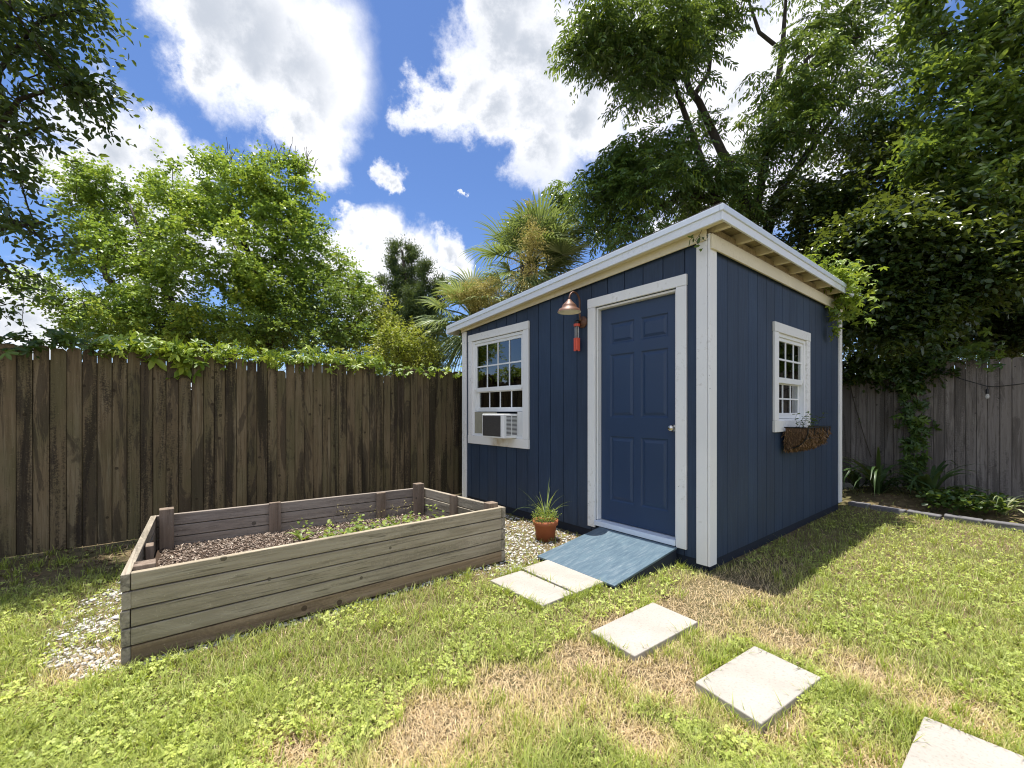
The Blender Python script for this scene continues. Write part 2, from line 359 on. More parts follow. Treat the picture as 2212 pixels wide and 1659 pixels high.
# ------------------------------------------------------------------ grass
def yard_points(n, pw=1.55, y0=.75, y1=8.2):
    """random ground points, denser close to the viewer"""
    Y = (y0**(1-pw)+(rng.rand(n))*(y1**(1-pw)-y0**(1-pw)))**(1/(1-pw)) if pw != 1 else y0*(y1/y0)**rng.rand(n)
    X = (rng.rand(n)*2-1)*(Y*1.33+.45)
    return np.stack([X, Y], -1)
def lawn_col(b, kind):
    n = len(b); r = rng.rand(n, 1)
    lush = np.array([[.30,.36,.085]]); mid = np.array([[.48,.50,.155]]); yel = np.array([[.60,.53,.23]]); tan = np.array([[.66,.52,.32]])
    k = np.clip(b[:,None]*1.25+(rng.rand(n,1)-.5)*.55, 0, 1)
    c = np.where(k < .33, lush+(mid-lush)*(k/.33), np.where(k < .62, mid+(yel-mid)*((k-.33)/.29), yel+(tan-yel)*((k-.62)/.38)))
    return c*(.75+.5*r)
def blades(name, p, b, h, w, lean, tanmask, kind):
    n = len(p); z = gheight(p); a = rng.rand(n)*2*np.pi
    d = np.stack([np.cos(a), np.sin(a)], -1); s = np.stack([-d[:,1], d[:,0]], -1)
    base = np.column_stack([p, z-.006]); w = w[:,None]; ln = (lean*h)[:,None]; hh = h
    def lift(f, zf): return base + np.column_stack([d*ln*f, hh*zf])
    S3 = np.column_stack([s*w, np.zeros(n)])
    v = np.stack([base-S3, base+S3, lift(.38,.62)+S3*.8, lift(.38,.62)-S3*.8, lift(1.,.95+0*hh)], 1)
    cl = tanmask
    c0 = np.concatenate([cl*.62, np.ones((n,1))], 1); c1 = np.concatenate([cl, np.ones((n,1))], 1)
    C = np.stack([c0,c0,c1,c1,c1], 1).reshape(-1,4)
    o = (np.arange(n)*5)[:,None]
    F3 = np.concatenate([o+[0,1,2], o+[0,2,3], o+[3,2,4]], 0)
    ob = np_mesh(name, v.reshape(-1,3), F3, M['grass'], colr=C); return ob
p = yard_points(420000); l = w2l(p); p = p[free(p)]; br = brown(p); gv = gravel(p); l = w2l(p)
shade_dirt = np.maximum(sstep(l[:,1], 3.7, 3.85), sstep(l[:,0], -2.72, -3.05)*.95)
keep = rng.rand(len(p)) > np.clip(gv*.80, 0, .85)
keep &= rng.rand(len(p)) > shade_dirt*.9
p, br = p[keep], br[keep]; n = len(p)
tuft = vnoise(p, .075, 5)
h = (.024+.036*rng.rand(n)+.030*tuft**2*(1-br))*(1-.30*br)
colr = lawn_col(br, 0); dead = rng.rand(n) < (.12+.62*br); colr[dead] = np.array([.66,.52,.32])*(.6+.7*rng.rand(dead.sum(),1))
lean = np.where(dead, 1.2+1.6*rng.rand(n), .25+.85*rng.rand(n)); h = np.where(dead, h*.62, h)
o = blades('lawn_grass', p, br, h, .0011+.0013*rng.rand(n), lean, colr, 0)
tag(o, 'short sunlit yellow green lawn with straw coloured dry patches', 'grass', kind='stuff')
# coarse tall tufts
ct = yard_points(950, 1.5); ct = np.concatenate([ct]+[l2w(np.array([[a[0]+(b[0]-a[0])*t_, a[1]+(b[1]-a[1])*t_] for t_ in rng.rand(14)])+rng.randn(14,2)*.018) for q in PAV for a, b in zip(q, q[1:]+q[:1])])
ct = ct[free(ct) & (gravel(ct) < .5) & (brown(ct) < .75) & (w2l(ct)[:,1] < 3.7)]
q = np.repeat(ct, 26, 0); q = q+rng.randn(len(q),2)*.022; q = q[free(q)]; n = len(q)
cc = (np.array([[.22,.30,.040]])+np.array([[.15,.12,.025]])*rng.rand(n,1))*(.8+.4*rng.rand(n,1))
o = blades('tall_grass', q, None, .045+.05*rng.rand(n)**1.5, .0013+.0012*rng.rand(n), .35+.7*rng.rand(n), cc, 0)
tag(o, 'taller green grass tufts standing up out of the lawn', 'grass', kind='stuff')

def rot_frames(n, tilt):
    """random nearly level frames: u along, v across, w up"""
    a = rng.rand(n)*2*np.pi; u = np.stack([np.cos(a), np.sin(a), np.zeros(n)], -1)
    w = np.stack([rng.randn(n)*tilt, rng.randn(n)*tilt, np.ones(n)], -1); w /= np.linalg.norm(w, axis=1, keepdims=True)
    u -= w*(u*w).sum(1, keepdims=True); u /= np.linalg.norm(u, axis=1, keepdims=True)
    return u, np.cross(w, u), w
T6 = np.array([(0,0,0),(.32,.40,.06),(.70,.38,.05),(1,0,-.06),(.70,-.38,.05),(.32,-.40,.06)])
TR = np.array([(0,0,0),(.42,.46,.08),(.85,.44,.05),(1,0,-.05),(.85,-.44,.05),(.42,-.46,.08)])
FQ = np.array([(0,3,2,1),(0,5,4,3)])
def leaves(name, pos, u, v, w, L, Wd, mat, parent=None, tint=None, colr=None, T=T6):
    """pos (N,3) leaf bases, u/v/w frames, L length, Wd width"""
    n = len(pos); L = np.broadcast_to(L, n)[:,None,None]; Wd = np.broadcast_to(Wd, n)[:,None,None]
    P = pos[:,None]+u[:,None]*T[None,:,:1]*L+v[:,None]*T[None,:,1:2]*Wd+w[:,None]*T[None,:,2:3]*L
    Fq = ((np.arange(n)*6)[:,None,None]+FQ[None]).reshape(-1,4)
    ti = None if tint is None else np.repeat(tint, 2); ca = None
    if colr is not None: ca = np.repeat(np.concatenate([colr, np.ones((n,1))], 1), 6, 0)
    return np_mesh(name, P.reshape(-1,3), Fq, mat, parent, ti, ca)
# clover and small weeds
p = yard_points(120000, 1.5); p = p[free(p)]; br = brown(p); gv = gravel(p); l = w2l(p)
pat = fbm(p, .55, 41); keep = (pat-.50*br > .36+.12*rng.rand(len(p))) & (rng.rand(len(p)) > np.clip(gv*.9,0,.93))
keep &= ~((l[:,1] > 3.7) & (rng.rand(len(p)) < .6)) & ~((l[:,0] < -2.9) & (rng.rand(len(p)) < .5))
p = p[keep]; n = len(p); z = gheight(p)+.012+.03*rng.rand(n)*vnoise(p,.12,8)+.006
cc = (np.array([[.31,.39,.085]])+np.array([[.26,.22,.07]])*(rng.rand(n,1)*.6+.6*(1-fbm(p,.8,9))[:,None]-.15))*(.75+.45*rng.rand(n,1))
p3 = np.repeat(np.column_stack([p, z]), 3, 0); u, v, w = rot_frames(n, .45)
u3, v3, w3 = [], [], []
for k in range(3):
    c, s = math.cos(k*2.094), math.sin(k*2.094); u3.append(u*c+v*s); v3.append(v*c-u*s); w3.append(w)
u3 = np.stack(u3,1).reshape(-1,3); v3 = np.stack(v3,1).reshape(-1,3); w3 = np.stack(w3,1).reshape(-1,3)
sz = np.repeat(.0058+.0085*rng.rand(n)**1.5, 3)
o = leaves('clover', p3, u3, v3, w3, sz, sz*.95, M['clover'], colr=np.repeat(cc,3,0), T=TR)
tag(o, 'low clover and broad leaved weeds mixed into the lawn', 'clover', kind='stuff')

# ------------------------------------------------------------------ loose pieces
OCT = np.array([(1,0,0),(0,1,0),(-1,0,0),(0,-1,0),(0,0,1),(0,0,-1),(.7,.7,.3),(-.7,.7,-.2)])
OCF = np.array([(0,1,4),(1,2,4),(2,3,4),(3,0,4),(1,0,5),(2,1,5),(3,2,5),(0,3,5)])
def bits(name, pos, sx, sy, sz, c, mat, jit=.3, parent=None, tilt=.35):
    n = len(pos); u, v, w = rot_frames(n, tilt); T = OCT[None,:6]*(1+jit*rng.randn(n,6,1))
    P = pos[:,None]+u[:,None]*T[:,:,:1]*sx[:,None,None]+v[:,None]*T[:,:,1:2]*sy[:,None,None]+w[:,None]*T[:,:,2:3]*sz[:,None,None]
    Fq = ((np.arange(n)*6)[:,None,None]+OCF[None]).reshape(-1,3)
    return np_mesh(name, P.reshape(-1,3), Fq, mat, parent, colr=np.repeat(np.concatenate([c, np.ones((n,1))],1), 6, 0))
p = yard_points(160000, 1.0, 1.2, 7.5); p = p[free(p)]; gv = gravel(p)
p = p[rng.rand(len(p)) < np.clip((gv-.34)*1.1, 0, .75)]; n = len(p); s = .006+.013*rng.rand(n)**1.6
big = rng.rand(n) < .03; s = np.where(big, s*2.0, s)
cc = (np.array([[.62,.60,.56]])*(.65+.45*rng.rand(n,1))); gr_ = rng.rand(n) < .22; cc[gr_] *= np.array([[.55,.47,.38]])
o = bits('shell_gravel', np.column_stack([p, gheight(p)+s*.15]), s*1.2, s*.9, s*.45, cc, M['shell'])
tag(o, 'white crushed shell gravel around the raised bed and along the shed', 'gravel', kind='stuff')
# dead leaves and bark scraps in the shaded strips
p = yard_points(26000, 1.1, 1.2, 8); p = p[free(p)]; l = w2l(p)
k = (rng.rand(len(p)) < np.maximum(sstep(l[:,0], -2.7, -3.2), sstep(l[:,1], 3.75, 3.9))*.8) | (rng.rand(len(p)) < .02)
p = p[k]; n = len(p); u, v, w = rot_frames(n, .5)
cc = np.array([[.11,.07,.038]])*(.4+1.1*rng.rand(n,1)); sz = .016+.03*rng.rand(n)
o = leaves('leaf_litter', np.column_stack([p, gheight(p)+.01]), u, v, w, sz, sz*.5, M['chips'], colr=cc)
tag(o, 'brown fallen leaves on bare soil below the fences', 'leaf litter', kind='stuff')

# ------------------------------------------------------------------ shed
shed = thing('garden_shed', 'navy blue garden shed with white trim and a sloping roof', 'shed', (CX, CY, 0), ANG)
SX0, SY1 = -3.50, 3.45
def topz(x): return 2.62+.0723*x
def wall_strips(mb, along, grooves, opens, lo, th0, th1, gap, tz):
    """vertical boards between grooves with openings cut out; along='x' or 'y'"""
    cuts = sorted(set(grooves)|{e for o in opens for e in o[:2]})
    for a, b in zip(cuts[:-1], cuts[1:]):
        a2 = a+(gap/2 if a in grooves else 0); b2 = b-(gap/2 if b in grooves else 0); m = (a+b)/2
        if b2-a2 < .002: continue
        zs = [(lo, None)]
        for o in opens:
            if o[0]-1e-6 <= m <= o[1]+1e-6: zs = [(lo, o[2]), (o[3], None)] if o[2] > lo+.01 else [(o[3], None)]
        for z0, z1 in zs:
            za, zb = (z1, z1) if z1 is not None else (tz(a2), tz(b2))
            if along == 'x': mb.hexa([(a2,th0,z0),(b2,th0,z0),(b2,th1,z0),(a2,th1,z0)], [(a2,th0,za),(b2,th0,zb),(b2,th1,zb),(a2,th1,za)])
            else: mb.hexa([(th1,a2,z0),(th0,a2,z0),(th0,b2,z0),(th1,b2,z0)], [(th1,a2,za),(th0,a2,za),(th0,b2,zb),(th1,b2,zb)])
WIN = (-3.27, -2.19, .93, 2.21); DOOR = (-1.115, -.262, .12, 2.27)
gx_ = [SX0]+sorted(-1.951+.195*k for k in range(-7, 10) if SX0+.05 < -1.951+.195*k < -.05)+[-.0]
opens = [WIN, DOOR]
mb = MB(); wall_strips(mb, 'x', gx_, opens, .085, 0, .008, .009, topz); wall_strips(mb, 'x', [SX0, 0.], opens, .085, .008, .03, 0, topz)
fw = mb.build('front_wall', M['blue'], shed)
RW = (1.36, 2.16, 1.15, 2.03)
gy_ = [0.03]+[.115+.2*k for k in range(0, 17)]+[SY1]
mb = MB(); wall_strips(mb, 'y', gy_, [RW], .085, 0, -.008, .006, lambda y: 2.62); wall_strips(mb, 'y', [.03, SY1], [RW], .085, -.008, -.03, 0, lambda y: 2.62)
mb.build('side_wall', M['blue'], shed)
mb = MB(); mb.box(SX0, SX0+.03, .03, SY1, .085, 2.36); mb.box(SX0, 0, SY1-.001, SY1+.03, .085, 2.36)
mb.build('back_wall', M['blue'], shed)
mb = MB(); mb.box(SX0+.04, -.04, .04, SY1-.04, .02, .10); mb.box(SX0+.04,-.04,.05,SY1-.05,2.30,2.33)
mb.build('floor_frame', M['interior'], shed)
mb = MB(); mb.box(SX0+.012, -.03, .012, .038, .0, .083); mb.box(-.052, -.014, .04, SY1-.02, .0, .083)
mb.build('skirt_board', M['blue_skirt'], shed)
def board(name, x0,x1,y0,y1,z0,z1, mat, parent=shed, bev=.003):
    mb = MB(); mb.box(x0,x1,y0,y1,z0,z1); return mb.build(name, mat, parent, bev)
board('corner_trim', -.088, -.001, -.022, -.002, .055, 2.60, M['white'])
board('corner_trim', .0015, .0215, -.020, .092, .055, 2.63, M['white'])
board('corner_trim', .0015, .0215, SY1-.09, SY1+.02, .10, 2.62, M['white'])
board('corner_trim', SX0-.02, SX0+.085, -.022, -.002, .055, 2.37, M['white'])
board('corner_trim', SX0-.022, SX0-.002, -.001, .09, .055, 2.37, M['white'])
# frieze boards
mb = MB(); a, b = SX0-.02, -.001
fb = lambda x: 2.581+.0605*x; ft = lambda x: 2.690+.0723*x
mb.hexa([(a,-.040,fb(a)),(b,-.040,fb(b)),(b,-.024,fb(b)),(a,-.024,fb(a))], [(a,-.040,ft(a)),(b,-.040,ft(b)),(b,-.024,ft(b)),(a,-.024,ft(a))])
mb.build('frieze_board', M['cream'], shed, .003)
board('frieze_board', .0225, .0405, -.018, SY1+.04, 2.508, 2.622, M['cream_y'])
# roof
XL, XR, YF, YB = -3.752, .150, -.112, 3.64
rt = lambda x: 2.752+.0723*x
mb = MB()
def slab(mb, x0, x1, y0, y1, t0, t1):
    mb.hexa([(x0,y0,rt(x0)+t0),(x1,y0,rt(x1)+t0),(x1,y1,rt(x1)+t0),(x0,y1,rt(x0)+t0)], [(x0,y0,rt(x0)+t1),(x1,y0,rt(x1)+t1),(x1,y1,rt(x1)+t1),(x0,y1,rt(x0)+t1)])
slab(mb, XL+.02, XR-.001, YF+.001, YB-.001, -.022, -.004)
M['deck'] = weathered('roof_deck_wood', 'x', (.46,.39,.27), (.30,.24,.16), (.58,.50,.36), .25, 0.)
roof = mb.build('roof', M['deck'], shed)
mb = MB()
for k in range(26):
    x0 = XL+.0+(k)*(XR+.012-XL)/26; x1 = x0+(XR+.012-XL)/26
    slab(mb, x0, x1, YF-.022, YB+.02, .002, .010+.004*(k % 2))
mb.build('shingles', M['shingle'], roof)
def fascia(name, t0, t1, off, mat):
    mb = MB()
    slab(mb, XL, XR, YF-off, YF, t0, t1); mb.build(name, mat[0], roof, .003)
    mb = MB(); mb.box(XR+.0005, XR+off, YF-off, YB, rt(XR)+t0, rt(XR)+t1); mb.build(name, mat[1], roof, .003)
fascia('fascia', -.110, -.003, .018, (M['white_cool'], M['white_cool']))
fascia('drip_edge', -.046, .001, .030, (M['drip'], M['drip']))
mb = MB(); mb.box(XL-.018, XL-.0005, YF-.018, YB, rt(XL)-.110, rt(XL)-.003); mb.build('fascia', M['white_y'], roof, .003)
mb = MB(); slab(mb, XL, XR, YB+.0005, YB+.018, -.110, -.003); mb.build('fascia', M['white_h'], roof, .003)
mb = MB(); slab(mb, SX0-.02, XR-.002, YF+.002, -.041, -.095, -.080); mb.build('soffit', M['cream'], roof)
for k in range(9):
    y = -.0+.405*k+.02
    mb = MB(); mb.box(-.12, XR-.001, y, y+.038, 2.650, rt(-.12)-.024+.012); mb.build('rafter', M['cream_y'], roof, .002)
mb = MB()
for k in range(9): mb.box(.006, .020, .06+.405*k, .423+.405*k, 2.626, 2.690)
mb.build('blocking', M['deck'], roof)
# door
dx0, dx1, dz0, dz1 = -1.094, -.283, .205, 2.245; yd = .052
mb = MB(); cols = [(-.985,-.715),(-.645,-.375)]; rows = [(.40,1.02),(1.20,1.80),(1.90,2.10)]
xs = sorted({dx0, dx1}|{c for q in cols for c in q}); zs = sorted({dz0, dz1}|{c for q in rows for c in q})
def rim(r0, y0, r1, y1):                      # ring of four quads between two rectangles
    A = [(r0[0],y0,r0[2]),(r0[1],y0,r0[2]),(r0[1],y0,r0[3]),(r0[0],y0,r0[3])]; B = [(r1[0],y1,r1[2]),(r1[1],y1,r1[2]),(r1[1],y1,r1[3]),(r1[0],y1,r1[3])]
    mb.add(A+B, [(0,1,5,4),(1,2,6,5),(2,3,7,6),(3,0,4,7)])
for xa, xb in zip(xs[:-1], xs[1:]):
    for za, zb in zip(zs[:-1], zs[1:]):
        if (xa, xb) in cols and (za, zb) in rows:
            ins = lambda d: (xa+d, xb-d, za+d, zb-d)
            rim(ins(0), yd, ins(.012), yd+.010); rim(ins(.012), yd+.010, ins(.022), yd+.010); rim(ins(.022), yd+.010, ins(.045), yd+.002)
            r = ins(.045); mb.add([(r[0],yd+.002,r[2]),(r[1],yd+.002,r[2]),(r[1],yd+.002,r[3]),(r[0],yd+.002,r[3])], [(0,1,2,3)])
        else: mb.add([(xa,yd,za),(xb,yd,za),(xb,yd,zb),(xa,yd,zb)], [(0,1,2,3)])
mb.box(dx0, dx1, yd+.013, yd+.04, dz0, dz1)
door = mb.build('door', M['door_blue'], shed)
mb = MB(); RX = Matrix.Translation((-.322, yd, 1.115)) @ Matrix.Rotation(R(90), 4, 'X')
mb.lathe([(.0,-.0),(.031,.0),(.031,.006),(.014,.010),(.011,.026),(.022,.032),(.028,.044),(.026,.056),(.016,.063),(0,.064)], M=RX)
mb.build('door_knob', M['chrome'], door, smooth=True)
# door frame: casing boards and jambs
cs = []
fr = thing('door_frame', None, None); fr.parent = shed
board('door_casing', -1.206, -1.116, -.0235, -.001, .125, 2.272, M['white'], fr)
board('door_casing', -.261, -.172, -.0235, -.001, .140, 2.272, M['white'], fr)
board('door_casing', -1.208, -.170, -.0245, -.001, 2.274, 2.364, M['white_h'], fr)
board('door_jamb', -1.114, -1.096, .0, .10, .2, 2.268, M['white'], fr)
board('door_jamb', -.281, -.263, .0, .10, .2, 2.268, M['white'], fr)
board('door_jamb', -1.095, -.282, .0, .10, 2.25, 2.268, M['white_h'], fr)
board('threshold', -1.112, -.264, -.035, .10, .150, .197, M['drip'], fr)
# window builder; plane frames are written in (u, z) with y depth outward negative
def rect_frame(mb, box, u0, u1, z0, z1, w, d0, d1, wb=None):
    wb = wb or w
    box(u0, u0+w, z0, z1, d0, d1); box(u1-w, u1, z0, z1, d0, d1)
    box(u0+w, u1-w, z1-w, z1, d0, d1); box(u0+w, u1-w, z0, z0+wb, d0, d1)
def window(name, B, O, trim, ac, nx, nz, low_nx, low_z, mid, mats, top_trim):
    """B(mb,u0,u1,z0,z1,d0,d1) adds a box in the wall's own axes (d: depth inward)"""
    w = bpy.data.objects.new(name, None); col.objects.link(w); w.parent = shed
    u0, u1, z0, z1 = trim
    def part(nm, mat, *bs, parent=w, bev=.002):
        mb = MB()
        for b in bs: B(mb, *b)
        return mb.build(nm, mat, parent, bev)
    o0, o1, p0, p1 = O
    part('casing', mats[0], (u0, o0+.003, z0+.112, z1-top_trim-.002, -.022, -.001)); part('casing', mats[0], (o1-.003, u1, z0+.112, z1-top_trim-.002, -.022, -.001))
    part('casing', mats[1], (u0-.004, u1+.004, z1-top_trim, z1, -.025, -.001)); part('sill', mats[2], (u0-.004, u1+.004, z0, z0+.110, -.026, -.001))
    fu0, fu1, fz0, fz1 = o0+.002, o1-.002, p0+.002, p1-.002
    part('frame', M['vinyl'], (fu0, fu0+.035, fz0, fz1, -.004, .075), (fu1-.035, fu1, fz0, fz1, -.004, .075), (fu0+.035, fu1-.035, fz1-.035, fz1, -.004, .075), (fu0+.035, fu1-.035, fz0, fz0+.03, -.004, .075))
    a, b = fu0+.036, fu1-.036
    up = part('sash', M['vinyl'], (a, a+.035, mid, fz1-.036, .010, .036), (b-.035, b, mid, fz1-.036, .010, .036), (a+.035, b-.035, fz1-.071, fz1-.036, .010, .036), (a+.035, b-.035, mid-.02, mid+.035, .006, .036))
    g = (a+.035, b-.035, mid+.035, fz1-.071)
    part('pane', M['glass'], (*g, .022, .026), parent=up, bev=0)
    bars = [(g[0]+(g[1]-g[0])*(k+1)/nx-.008, g[0]+(g[1]-g[0])*(k+1)/nx+.008, g[2], g[3], .0155, .0215) for k in range(nx-1)]
    bars += [(g[0], g[1], g[2]+(g[3]-g[2])*(k+1)/nz-.009, g[2]+(g[3]-g[2])*(k+1)/nz+.009, .0120, .0150) for k in range(nz-1)]
    for q in bars: part('muntin', M['vinyl'], q, parent=up, bev=0)
    lo = part('sash', M['vinyl'], (a, a+.05, low_z, mid+.02, .040, .066), (b-.035, b, low_z, mid+.02, .040, .066), (a+.05, b-.035, low_z, low_z+.055, .038, .066), (a+.05, b-.035, mid-.03, mid+.02, .040, .066))
    g = (a+.05, b-.035, low_z+.055, mid-.03)
    part('pane', M['glass'], (*g, .052, .056), parent=lo, bev=0)
    bars = [(g[0]+(g[1]-g[0])*(k+1)/low_nx-.008, g[0]+(g[1]-g[0])*(k+1)/low_nx+.008, g[2], g[3], .0455, .0515) for k in range(low_nx-1)]
    if ac is None: bars += [(g[0], g[1], (g[2]+g[3])/2-.008, (g[2]+g[3])/2+.008, .0420, .0450)]
    for q in bars: part('muntin', M['vinyl'], q, parent=lo, bev=0)
    return w
Bf = lambda mb, a, b, c, d, e, f: mb.box(a, b, e, f, c, d)
Bs = lambda mb, a, b, c, d, e, f: mb.box(-f, -e, a, b, c, d)
t = NT('stained_sill'); co = t.coord(); sx = t.n('SeparateXYZ', {0: co}).outputs[0]; g = t.noise(co, 9., 5, .6)
m = t.math('MULTIPLY', t.n('MapRange', {'Value': t.math('ABSOLUTE', t.math('ADD', sx, 2.62)), 'From Min': .27, 'From Max': .05}, interpolation_type='SMOOTHSTEP').outputs[0], t.remap(g, .32, .6))
M['sill_stain'] = t.done(t.bsdf(t.mix(t.math('MULTIPLY', m, .75), (.76,.76,.74), (.42,.30,.13)), .55, .4, g, .2))
wf = window('window', Bf, WIN, (-3.36,-2.10,.822,2.305), True, 4, 2, 4, 1.255, 1.54, (M['white'], M['white_h'], M['sill_stain']), .092)
wr = window('window', Bs, RW, (1.258,2.262,1.055,2.12), None, 3, 2, 3, 1.185, 1.56, (M['white'], M['white_y'], M['white_y']), .092)
# dark room behind the panes, curtain behind the side window
mb = MB(); mb.box(SX0+.05, -.05, .9, .92, .12, 2.3); mb.box(-1.9,-1.88,.1,.9,.12,2.3); mb.box(-1.2,-1.18,.93,SY1-.05,.12,2.3); mb.box(-1.18,-.05,2.7,2.72,.12,2.3)
mb.build('inner_partition', M['interior'], shed)
mb = MB()
for k in range(9): mb.tube([(-.13, 1.85+.035*k, 1.2), (-.13-.012*(k%2), 1.85+.035*k, 2.0)], .022, 6)
mb.build('curtain', M['curtain'], shed)

# window air conditioner
ac = thing('window_air_conditioner', 'white box air conditioner sticking out below the raised window sash', 'air conditioner', W(-2.545,-.1,.935), ANG)
def lb(x0,x1,y0,y1,z0,z1): return (x0+2.545,x1+2.545,y0+.1,y1+.1,z0-.935,z1-.935)
mb = MB(); mb.box(*lb(-2.765,-2.325,-.205,.06,.938,1.228)); cas = mb.build('casing', M['vinyl'], ac, .008)
mb = MB(); mb.box(*lb(-2.745,-2.385,-.209,-.2055,.958,1.208)); gr = mb.build('rear_grille', M['grill'], ac, .002)
mb = MB()
for k in range(22): mb.box(*lb(-2.742,-2.388,-.212,-.2095,.964+.011*k,.968+.011*k))
mb.build('grille_slats', M['grill'], gr)
mb = MB()
for c in range(2):
    for k in range(15): mb.box(*lb(-2.3248,-2.3225,-.165+.085*c,-.093+.085*c,.975+.0155*k,.983+.0155*k))
mb.build('side_vents', M['black'], ac)
mb = MB(); mb.box(*lb(-3.232,-2.77,.002,.03,.963,1.252)); mb.build('side_panel', simple('olive_accordion', (.30,.29,.22), .6), ac)
mb = MB(); mb.box(*lb(-2.32,-2.228,.002,.03,.963,1.252))
for k in range(6): mb.box(*lb(-2.318+.015*k,-2.312+.015*k,-.003,.0019,.965,1.25))
mb.build('side_panel', M['vinyl'], ac)

# wall lamp
lp = thing('wall_lamp', 'copper gooseneck barn lamp on the blue wall beside the door', 'lamp', W(-1.285,-.001,2.157), ANG)
mb = MB(); mb.lathe([(0,.030),(.03,.028),(.045,.018),(.058,.012),(.060,0)], M=Matrix.Rotation(R(90),4,'X')); mb.build('base_plate', M['copper'], lp, smooth=True)
arc = [(0,-.02,0),(0,-.045,.02),(0,-.05,.08),(0,-.05,.19)]+[(0,-.125+.075*math.cos(a), .195+.085*math.sin(a)) for a in np.linspace(.15,math.pi-.15,11)]+[(0,-.2,.19)]
mb = MB(); mb.tube(arc, .0095, 10); mb.build('gooseneck', M['copper'], lp, smooth=True)
SH = .84
mb = MB(); mb.lathe([(r*SH, .198-(.198-z)*.92) for r, z in [(.0,.198),(.020,.196),(.026,.185),(.034,.178),(.075,.140),(.084,.128),(.086,.108),(.118,.092),(.136,.066),(.138,.060)]], (0,-.2,.0), 32); s_ = mb.build('lamp_shade', M['copper'], lp, smooth=True)
mb = MB(); mb.lathe([(r*SH, .198-(.198-z)*.92) for r, z in [(.137,.0605),(.132,.064),(.112,.089),(.080,.105),(.0,.12)]], (0,-.2,.0), 32); mb.build('shade_lining', M['lampwhite'], s_, smooth=True)
# wind chime
wc_s = (1.12,1.12,1.14)
wc = thing('wind_chime', 'red and black hanging wind chime below the copper lamp', 'wind chime', W(-1.318,-.055,1.86), ANG)
wc.scale = wc_s
mb = MB(); mb.tube([(0,.0,.30),(0,0,.25)], .0022, 5); mb.tube([(0,0,.278),(0,0,.262)], [.012,.026], 12); mb.lathe([(0,.262),(.024,.262),(.024,.242),(0,.242)], k=14); mb.build('top_cap', M['black'], wc)
mb = MB(); mb.lathe([(.018,.2425),(.0285,.2425),(.0285,.222),(.018,.222)], k=14); mb.build('ring', M['red'], wc)
for k in range(4):
    a = math.pi/4+k*math.pi/2; x, y = .016*math.cos(a), .016*math.sin(a)
    mb = MB(); mb.tube([(x,y,.222),(x,y,.119)], .0022, 6); mb.build('string', M['vinyl'], wc)
    mb = MB(); mb.tube([(x,y,.118),(x,y,.004+.008*(k%2))], .0125, 10); mb.build('chime_tube', M['red'], wc)
mb = MB(); mb.tube([(0,0,.222),(0,0,.12)], .009, 10); mb.build('clapper', M['black'], wc)

# hanging planter below the side window
pb = thing('window_basket', 'half round wire basket with brown coir liner under the side window', 'planter', W(.03,1.79,.9), ANG)
mb = MB(); nU, nV = 26, 9; vs = []
for i in range(nU):
    t_ = i/(nU-1)
    for j in range(nV):
        a = math.pi/2*j/(nV-1); r = .165*(1-.12*abs(t_-.5)*2)
        jit = .006*math.sin(37*t_*7+j*5)+.004*rng.randn()
        vs.append((.012+r*math.cos(a)*1.1+jit, -.33+.66*t_+.004*rng.randn(), .20-.205*math.sin(a)**.85+jit*.5))
mb.add(vs, [(i*nV+j,(i+1)*nV+j,(i+1)*nV+j+1,i*nV+j+1) for i in range(nU-1) for j in range(nV-1)])
for e in (0, nU-1): mb.add([vs[e*nV+j] for j in range(nV)]+[(.012,vs[e*nV][1],.2)], [tuple(range(nV+1))])
mb.build('coir_liner', M['coir'], pb)
n = 2600; tt = rng.rand(n); aa = np.pi/2*(1-rng.rand(n)**1.6); r = .168
p0 = np.stack([.012+r*1.1*np.cos(aa), -.33+.66*tt, .2-.205*np.sin(aa)**.85], -1)
d = np.stack([np.cos(aa)*.5+.3*rng.randn(n), .8*rng.randn(n), -.9-.3*rng.rand(n)], -1); d /= np.linalg.norm(d,axis=1,keepdims=True)
e_ = rng.rand(n) < .22; ra_ = .16*np.sqrt(rng.rand(n)); p0[e_,0] = .012+ra_[e_]*np.cos(aa[e_]); p0[e_,1] = np.where(rng.rand(e_.sum()) < .6, -.334, .334); p0[e_,2] = .2-ra_[e_]*1.2*np.sin(aa[e_])**.85
w_ = np.cross(d, rng.randn(n,3)); w_ /= np.linalg.norm(w_,axis=1,keepdims=True)
leaves('coir_fibres', p0, d, np.cross(w_,d), w_, .02+.045*rng.rand(n), .003, M['chips'], pb, colr=np.array([[.22,.135,.07]])*(.5+rng.rand(n,1)))
mb = MB()
def bas(t_, a, r=.178): return (.012+r*1.1*math.cos(a), -.335+.67*t_, .2-.212*math.sin(a)**.85)
for t_ in (0, .14, .28, .43, .57, .72, .86, 1): mb.tube([bas(t_, a) for a in np.linspace(0, math.pi/2, 8)], .0065, 5)
for a in (0, .45): mb.tube([bas(t_, a) for t_ in np.linspace(0,1,8)], .007, 5)
mb.tube([(.005,-.335,.2),(.19,-.335,.2)], .006, 5); mb.tube([(.005,.335,.2),(.19,.335,.2)], .006, 5)
mb.build('wire_frame', M['iron'], pb)
mb = MB(); mb.add([(.015,-.32,.175),(.18,-.32,.175),(.18,.32,.175),(.015,.32,.175)], [(0,1,2,3)]); mb.build('soil', M['soil'], pb)
tips = []
for k in range(9):
    y = rng.uniform(-.22,.25); q = [Vector((.09+rng.uniform(-.04,.05), y, .17))]
    for s in range(4): q.append(q[-1]+Vector((rng.uniform(-.02,.035), rng.uniform(-.03,.05), rng.uniform(.02,.055)))); tips.append(q[-1])
    mb = MB(); mb.tube(q, .0016, 4); mb.build('plant_stem', M['bark_dark'], pb)
